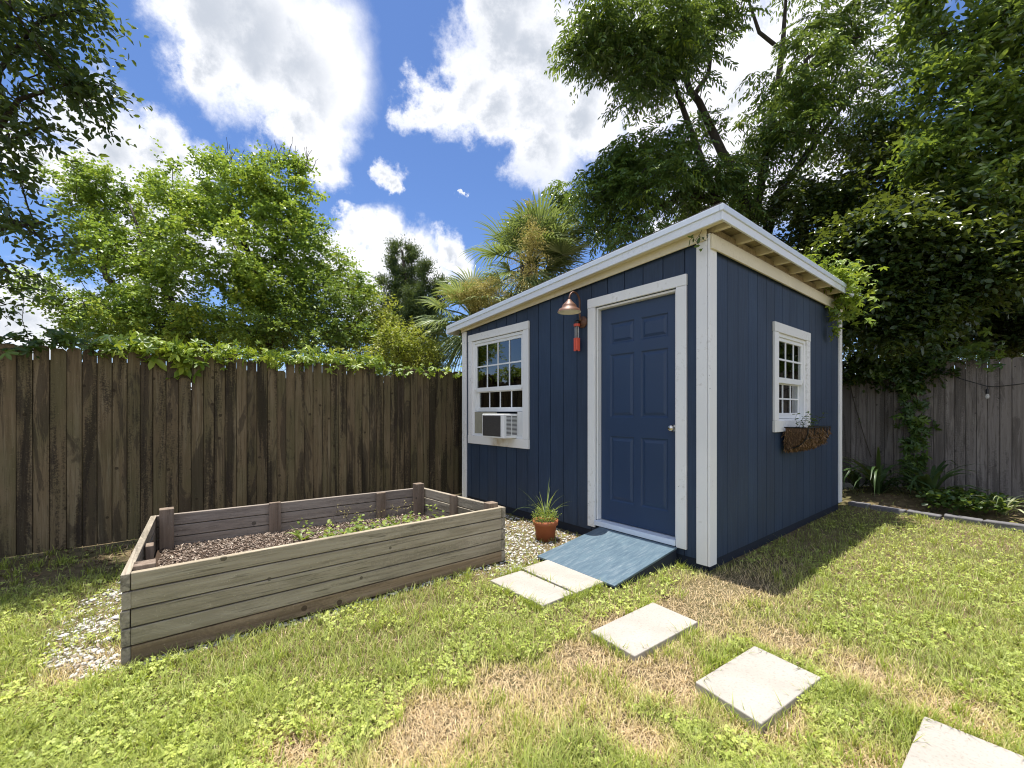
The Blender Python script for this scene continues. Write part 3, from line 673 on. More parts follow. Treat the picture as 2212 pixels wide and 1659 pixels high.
tp = np.array([tuple(q) for q in tips]); tp = np.repeat(tp,2,0); n = len(tp); u,v,w = rot_frames(n,.5)
leaves('plant_leaves', tp, u, v, w, .025+.02*rng.rand(n), .02, M['lf_vine_dk'], pb, rng.rand(n))

# ramp at the door
rp = thing('wooden_ramp', 'worn blue painted wooden ramp leading up to the shed door', 'ramp', W(-.65,-.45,0), ANG)
mb = MB(); x0, x1, yt, yb_ = -1.045+.65, -.245+.65, -.028+.45, -.845+.45
mb.hexa([(x0,yb_,.022),(x1,yb_,.022),(x1,yt,.128),(x0,yt,.128)], [(x0,yb_,.040),(x1,yb_,.040),(x1,yt,.146),(x0,yt,.146)]); mb.build('deck', M['ramp'], rp, .004)
for x in (x0+.004, x1-.042):
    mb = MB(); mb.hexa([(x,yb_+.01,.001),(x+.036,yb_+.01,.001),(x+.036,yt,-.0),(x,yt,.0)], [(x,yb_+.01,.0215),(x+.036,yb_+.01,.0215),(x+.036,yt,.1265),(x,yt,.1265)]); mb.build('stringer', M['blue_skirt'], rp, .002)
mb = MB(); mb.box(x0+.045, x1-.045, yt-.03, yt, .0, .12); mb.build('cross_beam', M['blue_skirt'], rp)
# paving slabs
PL = ['pale square paving slab at the foot of the blue ramp', 'pale square paving slab overlapping the one at the ramp foot', 'pale paving slab lying in the grass between the ramp and the larger slab',
      'largest pale paving slab, lying in the dry brown grass', 'pale paving slab cut off by the bottom right corner of the photo']
PZ = [.044, .038, .045, .044, .045]
for q, lab, z1 in zip(PAV, PL, PZ):
    c = np.mean(q, 0); o_ = [(x-c[0], y-c[1]) for x, y in q]; mb = MB()
    tl = [rng.uniform(-.004,.004) for _ in range(4)]
    mb.hexa([(x,y,-.01) for x,y in o_], [(x,y,z1+t_) for (x,y),t_ in zip(o_, tl)])
    o = mb.build('paving_slab', M['paver'], None, .005); o.location = W(c[0],c[1],0); o.rotation_euler = (0,0,ANG)
    tag(o, lab, 'paving slab', 'pale paving slabs forming the path to the shed')

# ------------------------------------------------------------------ raised bed
bed = thing('raised_bed', 'weathered wooden raised garden bed full of bark mulch', 'raised bed', W(-1.9,-2.25,0), ANG)
def bl(p): return (p[0]+1.9, p[1]+2.25)
FL, FR, BR, BL = [bl(p) for p in BEDQ]; TH = .036; NB = 5; BH = .0905
def wallboards(a, b, inward, mat, h0=.008, ext=0.0, n=NB):
    a = np.array(a); b = np.array(b); d = (b-a)/np.linalg.norm(b-a); nn = np.array(inward); 
    for k in range(n):
        j = rng.uniform(-.003,.003,2); z0 = h0+k*BH+.0015; z1 = z0+BH-.0065
        A = a-d*ext+nn*(.0+j[0]); Bq = b+d*ext+nn*(j[1]); A2 = A+nn*TH; B2 = Bq+nn*TH
        mb = MB(); pts = [A, Bq, B2, A2]
        if (Bq[0]-A[0])*(A2[1]-A[1])-(Bq[1]-A[1])*(A2[0]-A[0]) < 0: pts = pts[::-1]
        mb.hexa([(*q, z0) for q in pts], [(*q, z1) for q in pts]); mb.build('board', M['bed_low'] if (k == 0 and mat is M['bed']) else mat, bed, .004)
wallboards(FL, FR, (-1,0), M['bed'])
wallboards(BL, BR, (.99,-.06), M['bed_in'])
wallboards((BL[0]-.0,BL[1]-TH-.001), (FL[0]+.002,FL[1]-TH-.001), (0,1), M['bed_x'])
wallboards((BR[0]-.0,BR[1]+.001), (FR[0]+.002,FR[1]+.001), (.03,1), M['bed_x'])
def post(x, y, w, d, z, mat='bedpost'):
    mb = MB(); mb.box(x-w/2, x+w/2, y-d/2, y+d/2, .01, z); mb.build('post', M[mat], bed, .004)
post(FL[0]-TH-.052, FL[1]+.05, .088, .088, .475); post(BL[0]+TH+.050, BL[1]+.06, .088, .088, .515)
post(FR[0]-TH-.05, FR[1]-.05, .088, .088, .492); post(BR[0]+TH+.05, BR[1]-.05, .088, .088, .515)
lerp = lambda a, b, t_: (a[0]+(b[0]-a[0])*t_, a[1]+(b[1]-a[1])*t_)
q = lerp(BL, BR, .37); post(q[0]+TH+.024, q[1], .038, .088, .47); q = lerp(BL, BR, .80); post(q[0]+TH+.024, q[1], .038, .088, .455)
q = lerp(FR, BR, .5); post(q[0], q[1]-.022, .088, .038, .47); q = lerp(FL, BL, .42); post(q[0], q[1]+.024, .088, .038, .44)
mb = MB(); nx, ny = 14, 24; vs = []
for i in range(nx):
    for j in range(ny):
        f, g_ = i/(nx-1), j/(ny-1); a = lerp(FL, FR, g_); b = lerp(BL, BR, g_); q = lerp(a, b, .02+.96*f)
        vs.append((q[0], q[1]+.0, .195+.03*math.sin(3*g_+1)*math.sin(2*f+1)+.012*rng.randn()))
mb.add(vs, [(i*ny+j, i*ny+j+1, (i+1)*ny+j+1, (i+1)*ny+j) for i in range(nx-1) for j in range(ny-1)])
mb.build('soil', M['soil'], bed, smooth=True)
n = 15000; f = rng.rand(n)*.94+.03; g_ = rng.rand(n)*.96+.02
A = np.array(FL)*(1-g_[:,None])+np.array(FR)*g_[:,None]; Bq = np.array(BL)*(1-g_[:,None])+np.array(BR)*g_[:,None]; q = A+(Bq-A)*f[:,None]
wq = l2w(q+np.array([-1.9,-2.25])); s = .005+.010*rng.rand(n)**2
cc = (np.array([[.20,.145,.11]])+np.array([[.40,.36,.30]])*(rng.rand(n,1)**2.5))*(.5+.8*rng.rand(n,1))
o = bits('bark_mulch', np.column_stack([wq, .202+.03*np.sin(3*g_+1)*np.sin(2*f+1)+.012*rng.rand(n)]), s*1.5, s*.55, s*.25, cc, M['chips'], .25, None, .5)
tag(o, 'reddish brown bark mulch filling the raised garden bed', 'mulch', kind='stuff')

# ------------------------------------------------------------------ small plants with leaves on stems
def blade_plant(name, label, cat, loc, blades_, mat, group=None, seg=6, extra=None):
    """strap leaved clump: blades_ list of (azimuth, length, width, rise, droop)"""
    o = thing(name, label, cat, loc, 0, group); V, Fq, ti = [], [], []
    for az, L, wd, rise, droop in blades_:
        c, s = math.cos(az), math.sin(az); x = z = 0.; el = rise; b = len(V); r0 = rng.uniform(0,.025); tw = rng.uniform(-.3,.3)
        for i in range(seg+1):
            t_ = i/seg; ww = wd*.5*(.55+.9*t_ if t_ < .45 else (1-t_)/.55*.95+.02); 
            V.append((c*(x+r0)-s*ww, s*(x+r0)+c*ww, z+ww*tw)); V.append((c*(x+r0), s*(x+r0), z-ww*.25)); V.append((c*(x+r0)+s*ww, s*(x+r0)-c*ww, z-ww*tw))
            x += math.cos(el)*L/seg; z += math.sin(el)*L/seg; el -= droop/seg*(1+t_)
        tv = rng.rand()
        for i in range(seg):
            k = b+3*i; Fq += [(k,k+1,k+4,k+3),(k+1,k+2,k+5,k+4)]; ti += [tv, tv]
    np_mesh('leaves', np.array(V), np.array(Fq), mat, o, np.array(ti))
    return o
def leafy(name, parent, centers, n, rad, L, Wd, mat, T=T6, tilt=.6, stems=True, base=None):
    cs = np.repeat(np.array(centers), n, 0); m = len(cs); pos = cs+rng.randn(m,3)*np.array(rad); u,v,w = rot_frames(m, tilt)
    leaves(name, pos, u, v, w, L*(.6+.7*rng.rand(m)), Wd, mat, parent, rng.rand(m), T=T)
# terracotta pot
pt = thing('potted_plant', 'terracotta pot with spiky chives and a bushy herb beside the ramp', 'potted plant', (*W2(-1.43,-.385), .0), 0)
mb = MB(); mb.lathe([(0,.0),(.088,.0),(.108,.150),(.122,.152),(.126,.196),(.117,.197),(.113,.170),(.095,.166)], k=36); pot = mb.build('pot', M['terra'], pt, smooth=False)
for p_ in pot.data.polygons: p_.use_smooth = True
mb = MB(); mb.lathe([(.112,.172),(.06,.178),(0,.182)], k=20); mb.build('potting_soil', M['soil'], pt)
bl_ = [(a, rng.uniform(.26,.46), .0075, R(rng.uniform(55,86)), R(rng.uniform(10,85))) for a in rng.rand(18)*6.28]
sub = blade_plant('chives', None, None, (0,0,.175), bl_, M['lf_pot']); sub.parent = pt
lv = sub.children[0]; lv.parent = pt; lv.location = (0,0,.175); lv.name = 'chive_leaves'; bpy.data.objects.remove(sub)
ph = rng.rand(46)*6.28; rr = .125*np.sqrt(rng.rand(46)); cz = .2+.17*rng.rand(46)*(1-rr/.17)
leafy('herb_leaves', pt, np.stack([rr*np.cos(ph), rr*np.sin(ph), cz], -1), 22, (.018,.018,.022), .017, .008, M['lf_pot'], tilt=1.0)
# seedlings in the bed
SEED = [((-1.50,-2.98), .13, 'tallest weed seedling near the left end of the raised bed', 5), ((-2.10,-2.42), .15, 'thin upright weed in front of the bed back wall', 4),
        ((-1.62,-2.22), .15, 'leafy seedling beside the front board, middle of the bed', 6)]
for (x, y), h_, lab, nb in SEED:
    bs = [(rng.rand()*6.28, h_*rng.uniform(.7,1.25), .026, R(rng.uniform(50,82)), R(rng.uniform(20,80))) for _ in range(nb*2)]
    blade_plant('weed_seedling', lab, 'weed', W(x,y,.21), bs, M['lf_pot'], 'weeds sprouting in the raised bed')
wd = thing('weed_patch', 'spreading low green weeds with thin dry stalks in the bed mulch', 'weed', W(-1.75,-1.85,.215), ANG)
cs = np.column_stack([rng.randn(85)*.19, rng.randn(85)*.34, .03+.09*rng.rand(85)]); leafy('leaves', wd, cs, 10, (.03,.03,.02), .035, .026, M['lf_pot'], T=TR)
heads = []
for k in range(16):
    q = [Vector((rng.uniform(-.35,-.05), rng.uniform(-.35,.4), .0))]
    for s in range(5): q.append(q[-1]+Vector((rng.uniform(-.03,.03), rng.uniform(-.03,.035), rng.uniform(.025,.06))))
    mb = MB(); mb.tube(q, .0014, 4); mb.build('dry_stalk', M['bark'], wd); heads += [tuple(q[-1]), tuple(q[-2])]
leafy('seed_heads', wd, heads, 4, (.012,.012,.012), .010, .006, M['lf_gold']); [c_.__setitem__('kind','stuff') for c_ in wd.children if c_.name.startswith('seed_heads')]

# ------------------------------------------------------------------ fences
def fence(name, label, length, h0, h1, mat, loc, rz, seed, gz=0.0, skip=(), pw=.1):
    o = thing(name, label, 'fence', loc, rz); r_ = np.random.RandomState(seed); mb = MB(); x = 0.; k = 0
    while x < length:
        w_ = pw+r_.uniform(-.007,.006); hh = h0+(h1-h0)*x/length+r_.uniform(-.013,.013)
        if r_.rand() < .06: hh -= r_.uniform(.04,.16)
        if k in skip: hh -= .10
        y = r_.uniform(-.005,.001); tw = r_.uniform(-.001,.001); tl = r_.uniform(-.0025,.0025); dg = .021+r_.uniform(-.005,.005)
        pl = [(x,y-tw,gz+.015),(x+w_,y+tw,gz+.015),(x+w_+tl,y+tw,hh-dg),(x+w_+tl-dg,y+tw,hh),(x+tl+dg,y-tw,hh),(x+tl,y-tw,hh-dg)]
        mb.prism(pl[::-1], (0,.017,0)); mb.box(x+w_-.012, x+w_+.018, .0185, .0265, gz+.02, hh-.12); x += w_+.0045; k += 1  # the box is an added strip blocking light through the gap so it reads dark
    mb.build('pickets_and_gap_strips', mat, o, .005)
    mb = MB()
    for z in (.35, 1.0, 1.6): mb.box(0, length, .0275, .066, gz+z-.045, gz+z+.045)
    mb.build('rail', mat, o)
    for x in np.arange(.6, length, 2.4): mb = MB(); mb.box(x-.045, x+.045, .067, .157, gz, min(h0,h1)-.06); mb.build('post', mat, o)
    return o
# left fence runs along shed-local y at x=-3.9; local +x of the fence along EY
fl = fence('wooden_fence', 'dark mouldy wooden picket fence behind the raised bed', 14.6, 1.80, 1.885, M['fence'], W(-3.9,-9.4,0), ANG+R(90), 3, 0.0, (63, 85, 86, 92), .0945)
fr_ = fence('wooden_fence', 'grey weathered wooden fence behind the edging stones and shed', 10.6, 1.93, 1.985, M['fence_grey'], W(-3.88,5.22,0), ANG, 9, .1, (), .102)

# leaning window screen behind the shed corner
ws = thing('window_screen', 'white framed insect screen leaning between the shed and the fence', 'window screen', W(-3.72,.26,.09), ANG+R(8))
def lean(y): return Matrix.Rotation(R(-24), 4, 'Y')
mb = MB(); ML = lean(0)
for b in ((-.2,.2,-.008,.008,0,.022),(-.2,.2,-.008,.008,.36,.382),(-.2,-.178,-.008,.008,.0225,.3595),(.178,.2,-.008,.008,.0225,.3595)): mb.box(*b, M=ML)
mb.build('frame', M['vinyl'], ws)
mb = MB(); mb.box(-.178,.178,-.001,.001,.022,.36, M=ML); mb.build('mesh', M['black'], ws)

# edging stones
ED = [((.02,3.80),(.235,3.765)), ((.25,3.765),(.585,3.715)), ((.60,3.715),(.90,3.70)), ((.92,3.70),(1.22,3.72)), ((1.24,3.72),(1.55,3.66)), ((1.57,3.65),(1.90,3.56))]
EL = ['grey edging stone closest to the shed wall', 'grey edging stone second from the shed wall', 'grey edging stone below the dark strap leaved clump', 'grey edging stone in front of the low ground cover',
      'mossy edging stone in front of the striped plant', 'edging stone at the right edge of the photo']
for (a, b), lab in zip(ED, EL):
    mb = MB(); d = Vector((b[0]-a[0], b[1]-a[1], 0)); L = d.length; z1 = .066+rng.uniform(-.008,.008)
    vs = [(rng.uniform(-.008,.008)+sx*L/2, sy*(.055+rng.uniform(-.008,.008)), z) for z in (-.02, z1) for sx, sy in ((-1,-1),(1,-1),(1,1),(-1,1))]
    mb.hexa(vs[:4], vs[4:]); o = mb.build('edging_stone', M['stone'], None, .012)
    o.location = W((a[0]+b[0])/2, (a[1]+b[1])/2, 0); o.rotation_euler = (rng.uniform(-.05,.05), rng.uniform(-.05,.05), ANG+math.atan2(d.y, d.x))
    tag(o, lab, 'edging stone', 'edging stones along the shaded planting bed')
# planting bed behind the edging
for (x, y), n_, Lr, lab in [((.20,4.45),34,(.7,1.15),'dark arching strap leaved clump right behind the shed corner'), ((.72,4.55),26,(.6,1.0),'dark strap leaved clump below the hanging creeper'), ((-.12,4.85),16,(.5,.8),'strap leaved clump half hidden behind the shed wall')]:
    bs = [(a, rng.uniform(*Lr), .055, R(rng.uniform(45,85)), R(rng.uniform(70,150))) for a in rng.rand(n_)*6.28]
    blade_plant('strap_leaf_plant', lab, 'plant', W(x,y,.10), bs, M['lf_strap'], 'strap leaved plants along the back fence')
for (x, y), n_, lab in [((1.36,4.10),24,'striped spider plant clump behind the last edging stones'), ((1.72,4.05),20,'striped plant clump cut off by the right edge of the photo')]:
    bs = [(a, rng.uniform(.32,.6), .026, R(rng.uniform(40,85)), R(rng.uniform(50,120))) for a in rng.rand(n_)*6.28]
    blade_plant('striped_plant', lab, 'plant', W(x,y,.09), bs, M['lf_stripe'], 'striped leaved plants behind the edging')
gc = thing('ground_cover_plant', 'low leafy ground cover between the strap leaves and the striped plant', 'plant', W(.98,4.12,.09), ANG)
leafy('leaves', gc, np.column_stack([rng.uniform(-.32,.35,90), rng.uniform(-.3,.5,90), .05+.12*rng.rand(90)]), 11, (.04,.04,.03), .06, .042, M['lf_vine_dk'], T=TR)

# string light along the back fence
sl = thing('string_light', 'black string light cable sagging across the grey fence', 'string light', W(.6,5.13,0), ANG)
kp = [(.0,1.97),(.105,1.862),(.344,1.698),(.585,1.585),(.66,1.577),(.89,1.607),(1.3,1.72),(2.0,1.93)]
mb = MB(); mb.tube([(x,0,z) for x, z in kp], .006, 6); mb.build('cable', M['black'], sl)
mb = MB(); mb.tube([(.583,0,1.58),(.581,0,1.555),(.581,0,1.545),(.581,0,1.49)], [.005,.006,.018,.017], 10); mb.build('socket', M['black'], sl)
t = NT('clear_bulb_glass'); M['bulb'] = t.done(t.bsdf((.75,.75,.72), .05, .6, Alpha=.45))
mb = MB(); mb.lathe([(.010,0),(.018,-.015),(.021,-.035),(.016,-.056),(.006,-.066),(0,-.067)], (.581,0,1.4895), 14); mb.build('bulb', M['bulb'], sl, smooth=True)

# ------------------------------------------------------------------ trees
def nrm(a): return a/np.maximum(np.linalg.norm(a, axis=-1, keepdims=True), 1e-9)
def clumps_from(blobs, rs):
    """blobs: (centre (3), radii (3), n) -> clump centres, biased to the shell"""
    out = []
    for c, r, n in blobs:
        d = nrm(rs.randn(n,3)); out.append(np.array(c)+d*np.array(r)*(rs.rand(n,1)**.45))
    return np.concatenate(out)
def blob(px, py, Y, rx, ry, rz, n): return (at(px,py,Y), (rx/F_*Y, rz, ry/F_*Y), n)
def twig_leaves(cl, rs, twigs, per, tl, L, Wd, droop, out_from=None, side=.9, up=.5, spread=.12):
    """leaves set alternately along short twigs that leave every clump centre"""
    n = len(cl)*twigs; base = np.repeat(cl, twigs, 0)+rs.randn(n,3)*spread*.5
    d = rs.randn(n,3); 
    if out_from is not None: d += nrm(base-np.array(out_from))*.9
    d[:,2] = d[:,2]*.6-droop*.5; d = nrm(d); ln = tl*(.5+.8*rs.rand(n,1))
    m = n*per; t_ = np.tile((np.arange(per)+.6)/per, n)[:,None]; D = np.repeat(d,per,0); ln = np.repeat(ln,per,0)
    pos = np.repeat(base,per,0)+D*ln*t_; pos[:,2] -= (droop*.35*ln*t_*t_)[:,0]; pos += rs.randn(m,3)*.012
    sgn = np.tile(np.where(np.arange(per)%2, 1., -1.), n)[:,None]
    sd = nrm(np.cross(D, rs.randn(m,3)*.5+np.array([0,0,1.])))
    uu = nrm(D*.6+sd*sgn*side+rs.randn(m,3)*.25+np.array([0,0,-droop*.5]))
    ww = rs.randn(m,3)*(1-up)+np.array([0,0,1.])*up*2; ww = nrm(ww-uu*(ww*uu).sum(1,keepdims=True))
    k = L*(.6+.65*rs.rand(m))
    cl_t = np.repeat(np.repeat(rs.rand(len(cl)), twigs), per)
    tint = np.clip(.55*rs.rand(m)+.5*cl_t-.05, 0, 1)
    return pos, uu, np.cross(ww,uu), ww, k, k*Wd/L, tint
def limbs(trunks, targets, rs, mb, rmin=.006, k=6, wob=.10, frac=.55, thin=1.0):
    """trunks: (points, radii) paths; every target is joined to the nearest wood already grown"""
    N, Rr = [], []
    for pts, rad in trunks:
        pts = [np.array(p, float) for p in pts]; fine, fr = [], []
        for i in range(len(pts)-1):
            for s in range(4): f = s/4; fine.append(pts[i]*(1-f)+pts[i+1]*f); fr.append(rad[i]*(1-f)+rad[i+1]*f)
        fine.append(pts[-1]); fr.append(rad[-1]); mb.tube(fine, fr, 10)
        N += fine; Rr += fr
    order = sorted(range(len(targets)), key=lambda i: min(np.linalg.norm(targets[i]-q) for q in N))
    for i in order:
        tg = targets[i]; A = np.array(N); d = np.linalg.norm(A-tg, axis=1)+.55*np.maximum(0, A[:,2]-tg[2]+.1); j = int(d.argmin())
        a = A[j]; L = np.linalg.norm(tg-a)
        if L < .12: continue
        r0 = min(Rr[j]*frac, (.006+.012*L)*thin); r0 = max(r0, rmin); pts, rad = [a], [r0]; ns = max(3, int(L/.35)+1)
        off = rs.randn(3)*L*wob; off[2] = abs(off[2])*.6
        for s in range(1, ns+1): f = s/ns; pts.append(a+(tg-a)*f+off*math.sin(math.pi*f)+rs.randn(3)*L*.018*(f<1)); rad.append(r0*(1-f)+rmin*f)
        mb.tube(pts, rad, k, False); N += pts[1:]; Rr += rad[1:]
def tree(name, label, cat, base, trunks, blobs, leaf, bark, seed, twigs=9, per=9, tl=.34, L=.075, Wd=.05, droop=.3, group=None, up=.5, thin=1.0, T=T6, crown='crown', wob=.10, spread=.12):
    rs = np.random.RandomState(seed); o = thing(name, label, cat, base, 0, group); b = np.array(base)
    cl = clumps_from(blobs, rs)-b; tr = [([np.array(p)-b for p in pts], rad) for pts, rad in trunks]
    mb = MB(); limbs(tr, list(cl), rs, mb, thin=thin, wob=wob); mb.build('trunk', bark, o, smooth=True)
    cc = cl.mean(0); pos,u,v,w,k,wd,ti = twig_leaves(cl, rs, twigs, per, tl, L, Wd, droop, cc, up=up, spread=spread)
    leaves(crown, pos,u,v,w,k,wd, leaf, o, ti, T=T)
    return o
def tp(px, py, Y): return at(px,py,Y)
# light green tree behind the left fence
Y = 8.6; bs = [blob(*a) for a in [(205,400,Y,70,50,.7,26),(250,490,Y+.3,110,80,.9,40),(165,610,Y,70,60,.8,22),(330,560,Y,120,90,1.,46),(390,420,Y+.4,70,55,.8,16),
     (470,440,Y-.2,120,95,1.1,60),(585,410,Y,90,60,.9,38),(640,490,Y,70,70,.9,30),(500,540,Y-.6,170,80,1.2,60),(340,660,Y-.4,150,60,1.1,46),(590,620,Y-.3,110,80,1.,44),
     (700,560,Y+.3,60,40,.7,12),(765,600,Y+.3,45,35,.5,9),(450,700,Y-.2,220,50,1.1,54),(240,690,Y,90,45,.8,16),(470,350,Y+.2,60,22,.5,7),(600,352,Y+.1,60,18,.5,7)]]
bs = [((c[0], c[1], c[2]-.14), r, n) for c, r, n in bs]
tr = [([tp(575,800,Y),tp(572,745,Y),tp(590,715,Y-.05),tp(572,680,Y),tp(560,600,Y),tp(520,510,Y+.1),tp(500,400,Y+.1)],[.13,.12,.11,.10,.075,.045,.015]),
      ([tp(470,800,Y),tp(420,750,Y),tp(370,715,Y+.1),tp(300,670,Y+.1),tp(230,600,Y),tp(200,470,Y)],[.13,.11,.10,.085,.055,.012]),
      ([tp(370,715,Y+.1),tp(385,690,Y),tp(350,610,Y),tp(320,560,Y),tp(280,440,Y+.1)],[.09,.08,.065,.05,.012]),
      ([tp(560,600,Y),tp(610,540,Y),tp(640,440,Y)],[.06,.04,.012]), ([tp(572,680,Y),tp(640,640,Y+.1),tp(760,600,Y+.2)],[.06,.04,.008])]
tt_ = tree('broadleaf_tree', 'large airy light green tree behind the left wooden fence', 'tree', (*tp(575,800,Y)[:2],0), tr, bs, M['lf_tallow'], M['bark'], 21, 16, 13, .33, .058, .047, .35)
rs = np.random.RandomState(4); b0 = np.array(tt_.location)
for k in range(34):                                            # bare twigs above the crown
    p = tp(rs.uniform(470,680), rs.uniform(345,390), Y+rs.uniform(-.3,.4))-b0; q = [p]
    for s in range(4): q.append(q[-1]+np.array([rs.uniform(-.05,.06), rs.uniform(-.04,.04), rs.uniform(.05,.15)]))
    mb = MB(); mb.tube(q, [.008,.007,.006,.005,.004], 4, False); mb.build('bare_twig', M['bark'], tt_)
# bushes behind the fence
def bush(label, base_px, Y, bl_, leaf, seed, L=.06, tw=9, pr=8):
    b = tp(*base_px, Y); return tree('bush', label, 'bush', (b[0],b[1],0), [([(b[0],b[1],0),(b[0]+.05,b[1],.8),(b[0],b[1],1.6)],[.07,.05,.03])], [blob(*a) for a in bl_], leaf, M['bark_dark'], seed, tw, pr, .26, L, L*.62, .15, 'bushes behind the left fence')
bush('wide mid green bush behind the fence, right of the light green tree', (680,760), 8.2, [(690,665,8.2,90,75,.9,60),(640,720,8.0,110,60,.9,50),(740,730,8.1,80,55,.8,46),(740,640,8.4,60,50,.7,24)], M['lf_bush'], 31)
bush('yellow green bush crown between the mid green bush and the cedar', (800,760), 8.9, [(790,690,8.9,60,55,.7,52),(820,720,8.8,50,50,.6,34),(760,720,8.9,55,40,.6,22)], M['lf_bush_y'], 32)
bush('small yellow tipped bush in front of the palm, at the fence top', (870,790), 7.6, [(865,745,7.6,60,45,.5,46),(820,775,7.5,80,30,.5,36),(905,760,7.7,40,40,.4,20)], M['lf_bush_y'], 33, .05)
bush('dark green bush filling the gap under the light green tree', (430,780), 10.2, [(430,730,10.2,240,45,1.2,80),(640,700,10.4,180,70,1.2,70),(230,735,10.3,110,28,.8,22)], M['lf_bush'], 34)
# cedar
Y = 12.5; rs = np.random.RandomState(8); b = tp(885,800,Y); ce = thing('cedar_tree', 'dark green spiky cedar behind the bushes, left of the palms', 'tree', (b[0],b[1],0)); B0 = np.array([b[0],b[1],0])
mb = MB(); cl = []; tk = [tp(885,800,Y)*[1,1,0]-B0, tp(882,650,Y)-B0, tp(868,540,Y)-B0]; tips = []
LEAD = [(852,536,.0,60),(888,542,.2,50),(918,562,-.2,44),(942,606,.1,34),(966,612,.0,26),(828,610,.1,34),(890,640,-.5,46)]
for lx, ly, dy, nb in LEAD:
    top = tp(lx,ly,Y+dy)-B0; bot = np.array([.35*top[0], .35*top[1], 1.2]); mb.tube([bot, bot*.5+top*.5+rs.randn(3)*.05, top],[.07,.04,.008],6)
    for k in range(nb):
        f = rs.rand()**.75; a = rs.rand()*6.28; L = (.95*(1-f)+.16)*rs.uniform(.6,1.15); st = bot+(top-bot)*f
        e = st+np.array([math.cos(a)*L*.8, math.sin(a)*L*.8, L*rs.uniform(.45,1.1)]); mb.tube([st,(st+e)/2+[0,0,-.04],e],[.016,.011,.005],4,False)
        for q in np.linspace(.25,1.05,6): cl.append(st+(e-st)*q+rs.randn(3)*.03)
mb.tube(tk,[.16,.09,.02],9); mb.build('trunk', M['bark_dark'], ce, smooth=True)
pos,u,v,w,k,wd_,ti = twig_leaves(np.array(cl), rs, 8, 8, .21, .052, .016, -.9, None, .5, .3, .05); leaves('crown', pos,u,v,w,k*1.15,wd_*1.2, M['lf_cedar'], ce, ti)

# palms
def frond_geo(R_, pet, seg, span, droop, rs, az, el, org):
    """one fan leaf: petiole then strap segments spread in a fan, tips drooping"""
    V, Fq, ti = [], [], []
    ux = np.array([math.cos(az)*math.cos(el), math.sin(az)*math.cos(el), math.sin(el)]); sd = np.array([-math.sin(az), math.cos(az), 0]); up = np.cross(ux, sd)
    hub = np.array(org)+ux*pet+np.array([0,0,-.10*pet*droop])
    for k in range(seg):
        th = (k/(seg-1)-.5)*span; dr = ux*math.cos(th)+sd*math.sin(th); L = R_*(.72+.28*math.cos(th*.6))*rs.uniform(.82,1.1); w_ = .0165; b = len(V); tv = rs.rand()
        fold = up*.5*abs(math.sin(th)); dr = nrm(dr+fold*.4)
        sv = nrm(np.cross(dr, up)+rs.randn(3)*.22)
        for i, (f, ww) in enumerate(((0,.18),(.3,.9),(.6,1.),(.85,.55),(1.,.06))):
            p = hub+dr*L*f+np.array([0,0,-1.])*droop*L*(.10*f*f+.42*max(0,f-.55)**1.6*2.2); V += [p-sv*w_*ww, p+up*w_*ww*.4, p+sv*w_*ww]
        for i in range(4): q = b+3*i; Fq += [(q,q+1,q+4,q+3),(q+1,q+2,q+5,q+4)]; ti += [tv,tv]
    return V, Fq, ti, hub
def palm(label, base, head, fr, seed, R_, gold):
    rs = np.random.RandomState(seed); o = thing('palm_tree', label, 'palm tree', base, 0, 'palms behind the shed'); B = np.array(base); Hd = np.array(head)-B
    mb = MB(); n = 9; mb.tube([Hd*np.array([1,1,0])*0+Hd*(i/(n-1)) for i in range(n)], [.17+.02*(i%2) for i in range(n)], 12); mb.build('trunk', M['bark'], o, smooth=True)
    for az, el, dr in fr:
        V, Fq, ti, hub = frond_geo(R_*rs.uniform(.85,1.1), rs.uniform(.55,.95)*R_, 30, R(220), dr, rs, az, el, Hd+rs.randn(3)*.04)
        ob = np_mesh('frond', np.array(V), np.array(Fq), M['lf_palm'], o, np.clip(np.array(ti)*.7+.3*rs.rand(),0,1))
        m2 = MB(); m2.tube([Hd, (Hd+hub)/2+[0,0,.03], hub], [.02,.016,.010], 5); m2.build('stalk', M['lf_palm'], ob)
    for c, r, n in gold:
        cl = np.array(c)-B+rs.randn(n,3)*np.array(r); pos,u,v,w,k,wd_,ti = twig_leaves(cl, rs, 9, 9, .20, .034, .013, .7, None, .7, .3, .05)
        ob = leaves('blossom', pos,u,v,w,k,wd_, M['lf_gold'], o, ti)
        m2 = MB()
        for q in cl: m2.tube([Hd, (Hd+q)/2+[0,0,.15], q], [.008,.006,.003], 4, False)
        m2.build('blossom_stalk', M['lf_gold'], ob)
    return o
def frs(rs, n, lo, hi, az0=0, azr=6.283):
    return [(az0+rs.uniform(-.5,.5)*azr, rs.uniform(lo,hi), rs.uniform(.5,1.1)) for _ in range(n)]
rs = np.random.RandomState(15); Y = 8.3
f1 = frs(rs,12,R(50),R(88))+frs(rs,14,R(10),R(50))+frs(rs,14,R(-65),R(5))
palm('taller fan palm rising above the shed roof edge', (*tp(1160,800,Y)[:2],0), tp(1142,575,Y), f1, 16, .80, [(tp(1148,525,Y-.95),(.085,.10,.24),34),(tp(1128,590,Y-.85),(.09,.1,.15),8)])
Y = 8.3; f2 = [(R(150),R(60),.6),(R(185),R(25),.7),(R(170),R(5),.8),(R(200),R(-15),.9),(R(160),R(-30),1.),(R(230),R(-5),.8),(R(250),R(30),.7),(R(120),R(50),.6),(R(90),R(70),.5),(R(215),R(-45),1.),(R(270),R(-30),1.),(R(190),R(-60),1.),(R(300),R(10),.8),(R(60),R(30),.8),(R(240),R(-55),1.),(R(180),R(48),.6)]
